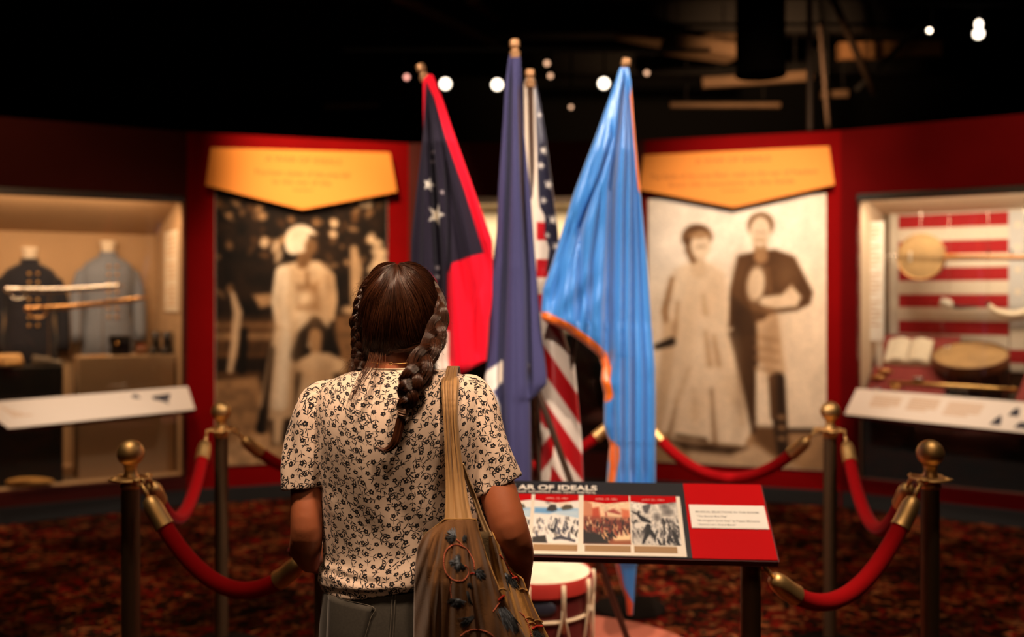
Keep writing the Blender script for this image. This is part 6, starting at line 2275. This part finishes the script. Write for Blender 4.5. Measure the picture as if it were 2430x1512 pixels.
# loose tail below the tie
TL = [P(*p) for p in ((955, 984, 1.945), (950, 1002, 1.944), (944, 1030, 1.944), (936, 1052, 1.944), (922, 1066, 1.945), (908, 1068, 1.946), (893, 1062, 1.948))]
tlc = catmull(TL, 40); tlw = np.interp(np.linspace(0, 1, 40), [0, .1, .45, .7, 1], [.008, .0088, .0092, .006, .0012])
n = 900; G = np.random.default_rng(3)
Tt = np.gradient(tlc, axis=0); Tt /= np.linalg.norm(Tt, axis=1)[:, None]
S_ = np.cross(Tt, [0, -1.0, 0]); S_ /= np.linalg.norm(S_, axis=1)[:, None]
rr = np.sqrt(G.uniform(0, 1, n)); aa = G.uniform(0, 2 * PI, n)
tp = tlc[None] + S_[None] * (np.outer(rr * np.cos(aa), tlw))[..., None] + np.array([0, 1., 0])[None, None] * (np.outer(rr * np.sin(aa), tlw * .8))[..., None]
mb = MB(); strands(tp, np.ones(40) * .0003, mb); mb.build('braid_end', HAIR, person, smooth=True)
# wisps: from the left lock down over the blouse, and flyaways at the outline
mb = MB(); W_ = []
for k in range(46):
    e = G.normal(0, 1)
    e2 = G.normal(0, 1); pts = [P(893 + e * 7, 775, 2.075), P(890 + e * 7, 825, 2.058), P(880 + e * 6, 862, 2.00), P(861 + e * 5 + e2 * 2, 893, 1.972 + .002 * e), P(845 + e * 4 + e2 * 3, 925, 1.957), P(831 + e * 2.5 + e2 * 4, 945 + abs(e2) * 14, 1.953)]
    W_.append(catmull(pts, 24))
for k in range(40):
    e = G.normal(0, 1)
    pts = [P(905 + e * 4, 800, 2.07), P(898 + e * 6, 862, 2.01), P(880 + e * 9, 896, 1.97), P(868 + e * 12, 925 + 6 * e, 1.958), P(862 + e * 14, 950 + 9 * e, 1.953)]
    W_.append(catmull(pts, 24)) if k % 3 == 0 else None
strands(np.array(W_), np.linspace(.0004, .00015, 24), mb)
W2 = []
for k in range(70):
    ph = G.choice([-1, 1]) * G.uniform(1.2, 1.9); th_ = G.uniform(.3, 1.4); L = G.uniform(.01, .035)
    t = np.linspace(0, 1, 12)
    p = hs(th_ + t * L * 9, ph + t * G.normal(0, .12), .009 + .012 * np.sin(t * PI * .8) * G.uniform(.3, 1.4))
    W2.append(p)
for k in range(60):
    i = int(G.uniform(.05, .8) * 199); sgn = 1 if G.random() < .7 else -1
    a = brc[i]; t = np.linspace(0, 1, 12)[:, None]
    d = np.array([sgn * G.uniform(.4, 1), -.2, G.uniform(-.8, .5)])
    W2.append(a + np.array([sgn * brw[i] * .8, 0, 0]) + d * t * G.uniform(.006, .02) + np.array([0, 0, -.01]) * t ** 2)
for k in range(26):   # stray hairs at the left shoulder
    a = np.array(list(P(850 + G.normal(0, 8), 862 + G.normal(0, 12), 2.06))); t = np.linspace(0, 1, 12)[:, None]
    d = np.array([-G.uniform(.4, 1), 0, G.normal(0, .25)])
    W2.append(a + d * t * G.uniform(.02, .06) + np.array([0, 0, -.02]) * t ** 2 * G.uniform(-.5, 1.2))
strands(np.array(W2), np.linspace(.00028, .00012, 12), mb)
mb.build('loose_wisps', mat('hair_wisps', (.065, .022, .008), .5, spec=.3, island=.5), person, smooth=True)

# ------------------------------------------------------------------ shoulder bag (hangs from the visitor's right shoulder)
OLIVE = mat('olive_brown_canvas', (.15, .066, .017), .85, var=.2, vscale=30, bump=.2, bscale=420, sheen=.2)
OLIVEY = mat('ochre_canvas_side', (.36, .19, .045), .85, var=.2, vscale=30, bump=.2, bscale=420, sheen=.2)
OLIVED = mat('dark_olive_lining', (.085, .055, .02), .9, bump=.2, bscale=420)
SATINB = mat('tan_satin', (.38, .225, .09), .5, sheen=.2, spec=.35)
bag = thing('shoulder_bag', P(1110, 1500, 1.90), 'olive brown embroidered tote bag hanging from the visitor by a wide tan strap', 'bag')


def sheet(rows, dfn, nr=90, nc=70):
    """cloth panel: rows (py, left, right), depth function"""
    A = np.array(rows, float)
    ys = np.linspace(A[0, 0], A[-1, 0], nr)
    L, R = np.interp(ys, A[:, 0], A[:, 1]), np.interp(ys, A[:, 0], A[:, 2])
    V = []
    for i in range(nr):
        u = np.linspace(0, 1, nc); x = L[i] + (R[i] - L[i]) * u
        d = dfn(x, ys[i], u)
        V.append(np.stack([(x - CX) * d / F, d, CH - (ys[i] - HY) * d / F], 1))
    return np.array(V), ys


FR = [(1232, 1056, 1129), (1240, 1046, 1131), (1252, 1030, 1134), (1266, 1012, 1138), (1280, 1000, 1142), (1300, 992, 1148), (1330, 988, 1158), (1360, 985, 1170), (1400, 984, 1186), (1440, 983, 1206), (1512, 982, 1246), (1600, 984, 1290), (1700, 990, 1315), (1740, 1010, 1300)]


def d_front(x, y, u):
    u = np.asarray(u, float)
    base = 1.862 - .045 * np.sin(PI * np.clip(u, 0, 1)) ** .8 * min(1, (y - 1225) / 160) + .03 * (1 - min(1, (y - 1225) / 120))
    a = (x - 1085) / (y - 1100)
    t = min(1, (y - 1235) / 90)
    f = -.010 * np.sin(a * 34 + .8) - .005 * np.sin(a * 71 + 2) - .003 * np.sin(x * .11 + y * .02)
    fl = .014 * np.exp(-((x - 1040) / 9.0) ** 2) + .012 * np.exp(-((x - (1150 + (y - 1300) * .18)) / 8.0) ** 2)
    return base + t * (f + fl) + .05 * np.clip((1.0 - u * 6), 0, 1) * t


V, _ = sheet(FR, d_front)
mb = MB(); mb.add(V.reshape(-1, 3), grid_faces(90, 70)); mb.build('front_panel', OLIVE, bag, smooth=True, solid=.0025)
# hemmed opening edge
top = [Vector(V[0, j]) - Vector((0, .001, 0)) for j in range(0, 70, 3)]
ed = [Vector(V[i, 0]) - Vector((0, .001, 0)) for i in range(6, 0, -1)] + top + [Vector(V[i, -1]) for i in range(1, 60, 4)]
MB().tube(ed, .0013, 8).build('opening_hem', OLIVEY, bag, smooth=True)
BK = [(1262, 1155, 1168), (1280, 1152, 1176), (1310, 1150, 1192), (1340, 1150, 1206), (1360, 1150, 1222), (1372, 1150, 1240), (1400, 1150, 1250), (1440, 1150, 1266), (1512, 1155, 1302), (1600, 1170, 1335), (1700, 1190, 1350), (1740, 1200, 1330)]


def d_back(x, y, u):
    a = (x - 1120) / (y - 1080)
    return 1.985 + .0 * x - .012 * np.sin(a * 46 + 1) - .006 * np.sin(a * 95) - .10 * np.clip((y - 1380) / 300, 0, 1) + .01


V2, _ = sheet(BK, d_back)
mb = MB(); mb.add(V2.reshape(-1, 3), grid_faces(90, 70)); mb.build('back_panel', OLIVEY, bag, smooth=True, solid=.0025)
mb = MB()   # bottom and far side lining closing the bag
LN = [(1262, 1005, 1160), (1300, 1000, 1160), (1360, 990, 1165), (1512, 990, 1190), (1740, 1010, 1230)]
V3, _ = sheet(LN, lambda x, y, u: 1.945 + 0 * x, 30, 20)
mb.add(V3.reshape(-1, 3), grid_faces(30, 20)); mb.build('lining', OLIVED, bag, smooth=True, solid=.002)
bot = []
for j in range(70): bot.append(list(V[-1, j]))
for j in range(70): bot.append(list(V2[-1, j]))
mb = MB(); mb.add(bot, [(j, j + 1, 70 + j + 1, 70 + j) for j in range(69)]); mb.build('bottom_panel', OLIVE, bag, solid=.002)

# wide strap: front part down the back of the blouse
ST = [(893, 1056, 1084), (897, 1050, 1088), (905, 1047, 1089), (920, 1047, 1088), (960, 1050, 1086), (1010, 1053, 1087), (1060, 1055, 1092), (1110, 1057, 1099), (1160, 1058, 1106), (1200, 1057, 1113), (1240, 1055, 1123), (1262, 1054, 1127)]


def back_depth(px, py):
    i = int(np.argmin(np.abs((HY - (BV[:, 0, 2] - CH) * F / PD) - py)))
    row = BV[i]; m_ = row[:, 1] < 2.09
    xs = CX + row[m_][:, 0] * F / PD; ds = row[m_][:, 1]
    o_ = np.argsort(xs)
    return float(np.interp(px, xs[o_], ds[o_]))


def d_strap(x, y, u):
    u = np.asarray(u, float)
    yy = max(y, 905)
    b = np.array([back_depth(q, yy) for q in np.atleast_1d(x)])
    b = np.minimum(b, b.min() + .02)
    over = max(0, (905 - y)) / 12 * .035
    gath = max(.25, 1 - max(0, (y - 930)) / 260)
    dd_ = b - .010 - .006 * np.sin(PI * u) - .0030 * np.sin(u * 25 + .5 + y * .006) - .0022 * np.sin(u * 41 - y * .004) - .0025 * np.sin(u * 9 + y * .006)
    k = np.clip((y - 1000) / 250, 0, 1) ** 1.5
    return (dd_ + over) * (1 - k) + k * (1.908 - .012 * np.sin(PI * u) - .002 * np.sin(u * 13))


V4, _ = sheet(ST, d_strap, 110, 40)
# carry it over the shoulder to the front
over = []
for k in range(1, 14):
    a = k / 13
    row = V4[0].copy(); row[:, 1] += .20 * a; row[:, 2] += .014 * math.sin(PI * min(1, a * 1.3)) - .10 * max(0, a - .55) ** 1.2
    over.append(row)
V4 = np.concatenate([np.array(over[::-1]), V4], 0)
mb = MB(); mb.add(V4.reshape(-1, 3), grid_faces(V4.shape[0], 40)); mb.build('wide_strap', SATINB, bag, smooth=True, solid=.0022)
# inner strap, seen edge-on between arm and back
S2 = [(1100, 1092, 1100), (1140, 1105, 1114), (1180, 1120, 1131), (1230, 1136, 1149), (1268, 1150, 1166), (1275, 1152, 1169)]
V5, _ = sheet(S2, lambda x, y, u: np.interp(y, [1100, 1180, 1275], [1.96, 1.98, 1.985]) - .002 * np.sin(u * 9), 50, 10)
mb = MB(); mb.add(V5.reshape(-1, 3), grid_faces(50, 10)); mb.build('inner_strap', mat('pale_tan_satin', (.55, .38, .2), .5), bag, smooth=True, solid=.002)

# embroidery
REDT = mat('red_yarn', (.52, .035, .015), .8, bump=.3, bscale=600)
PINKT = mat('dusty_pink_yarn', (.46, .12, .06), .8, bump=.3, bscale=600)
DKT = mat('dark_blue_yarn', (.022, .028, .034), .85, island=.5)
BLT = mat('grey_blue_yarn', (.13, .16, .20), .85, island=.5)


def on_panel(px, py, which=0, lift=.003):
    A = FR if which == 0 else BK
    A = np.array(A, float)
    L, R = np.interp(py, A[:, 0], A[:, 1]), np.interp(py, A[:, 0], A[:, 2])
    u = (px - L) / (R - L)
    d = float(np.atleast_1d((d_front if which == 0 else d_back)(np.array([float(px)]), py, np.array([u])))[0]) - lift
    return Vector(((px - CX) * d / F, d, CH - (py - HY) * d / F))


def chainstitch(pts, name, m, which=0, step_=4.2, r=.0016):
    c = catmull(pts, 400)
    L = 0; last = c[0]; acc = [c[0]]
    for q in c[1:]:
        if np.hypot(*(q - last)) > step_: acc.append(q); last = q
    mb = MB()
    for a, b in zip(acc[:-1], acc[1:]):
        p, q = on_panel(*a, which), on_panel(*b, which)
        mid = p.lerp(q, .5) - Vector((0, .0012, 0))
        mb.tube([p, mid, q + (q - p) * .15], [r * .6, r, r * .6], 6)
    mb.build(name, m, bag, smooth=True)


def circ(cx, cy, rx, ry, a0=0, a1=360, n=24): return [(cx + rx * math.cos(math.radians(a0 + (a1 - a0) * k / (n - 1))), cy + ry * math.sin(math.radians(a0 + (a1 - a0) * k / (n - 1)))) for k in range(n)]


chainstitch([(1126, 1352), (1124, 1332), (1112, 1308), (1094, 1295), (1076, 1293), (1058, 1308), (1053, 1335), (1060, 1362), (1078, 1377), (1098, 1378), (1110, 1366), (1111, 1350), (1104, 1342)], 'chain_stitch_ring', PINKT)
chainstitch([(1083, 1280), (1092, 1288), (1100, 1297)], 'chain_stitch_stem', PINKT)
chainstitch([(1128, 1361), (1120, 1360), (1113, 1364)], 'chain_stitch_stem', REDT)
chainstitch([(1072, 1382), (1069, 1398), (1072, 1420)], 'chain_stitch_stem', PINKT)
chainstitch([(1092, 1510), (1110, 1498), (1132, 1494), (1160, 1502), (1180, 1520)], 'chain_stitch_ring', PINKT)
chainstitch([(1183, 1425), (1193, 1416), (1197, 1412)], 'red_stitch_band', REDT, 0, 3, .003)
chainstitch([(1170, 1452), (1180, 1438), (1188, 1428)], 'chain_stitch_stem', PINKT)
chainstitch([(1186, 1316), (1200, 1336), (1212, 1358), (1226, 1374)], 'chain_stitch_stem', REDT, 1)
chainstitch([(1216, 1372), (1226, 1370), (1230, 1378)], 'red_stitch_band', REDT, 1, 3, .003)
chainstitch([(1232, 1452), (1250, 1470), (1262, 1512)], 'chain_stitch_stem', PINKT, 1)
chainstitch([(1262, 1492), (1275, 1486), (1288, 1486)], 'red_stitch_band', REDT, 1, 3, .003)


def tuft(cx, cy, L, w, ang, m, name, n=60, which=0, spread=.5, seed=0):
    g = np.random.default_rng(seed); mb = MB(); pp_ = []
    for k in range(n):
        a = ang + g.normal(0, spread); l = L * g.uniform(.5, 1)
        x0, y0 = cx + g.normal(0, w), cy + g.normal(0, w * .6)
        pp_.append(np.array([list(on_panel(x0 + math.cos(a) * l * t, y0 + math.sin(a) * l * t, which, .002 + .004 * math.sin(PI * t) * g.uniform(.3, 1))) for t in np.linspace(0, 1, 7)]))
    strands(np.array(pp_), np.array([.0006, .0008, .0008, .0008, .0007, .0006, .0003]), mb)
    mb.build(name, m, bag, smooth=True)


for i, (a, mm) in enumerate(((2.2, BLT), (2.9, DKT), (1.6, DKT), (.9, DKT), (-2.2, BLT), (-1.6, DKT), (-2.9, BLT))):
    tuft(1090, 1336, 24, 1.5, a, mm, 'thread_flower', 34, 0, .14, i)
for i, (a, mm) in enumerate(((-2.5, BLT), (2.9, DKT), (-2.0, BLT), (2.2, DKT))): tuft(1080, 1274, 24, 1.5, a, mm, 'thread_flower', 28, 0, .18, 20 + i)
tuft(1102, 1272, 20, 2, 1.5, DKT, 'thread_leaf', 26, 0, .10, 30)
for i, (a, mm) in enumerate(((2.0, BLT), (1.3, DKT), (2.7, DKT), (.6, BLT))): tuft(1084, 1422, 24, 1.5, a, mm, 'thread_flower', 28, 0, .16, 40 + i)
tuft(1134, 1356, 26, 3, .9, BLT, 'thread_leaf', 60, 0, .35, 50); tuft(1136, 1354, 18, 3, 1.3, DKT, 'thread_leaf', 50, 0, .5, 51)
tuft(1112, 1384, 18, 2, 1.1, DKT, 'thread_leaf', 24, 0, .1, 52); tuft(1108, 1404, 40, 1.5, 1.25, DKT, 'thread_leaf', 24, 0, .05, 53)
tuft(1192, 1446, 60, 5, 1.12, BLT, 'thread_leaf', 150, 0, .12, 54); tuft(1204, 1452, 60, 3, 1.1, DKT, 'thread_leaf', 70, 0, .08, 55)
tuft(1120, 1465, 36, 3, 2.5, DKT, 'thread_leaf', 60, 0, .2, 56)
tuft(1206, 1366, 40, 4, 1.1, DKT, 'thread_leaf', 90, 1, .16, 57); tuft(1202, 1362, 24, 2, 1.0, BLT, 'thread_leaf', 40, 1, .15, 58)
tuft(1272, 1500, 40, 5, 1.1, DKT, 'thread_leaf', 60, 1, .2, 59)
for k, (x, y) in enumerate(((1246, 1468), (1252, 1480), (1268, 1474), (1232, 1400), (1184, 1400))):
    chainstitch([(x, y), (x + 10, y - 3), (x + 20, y + 2)], 'gathered_cord', OLIVEY, 1 if x != 1184 else 0, 3, .0022)
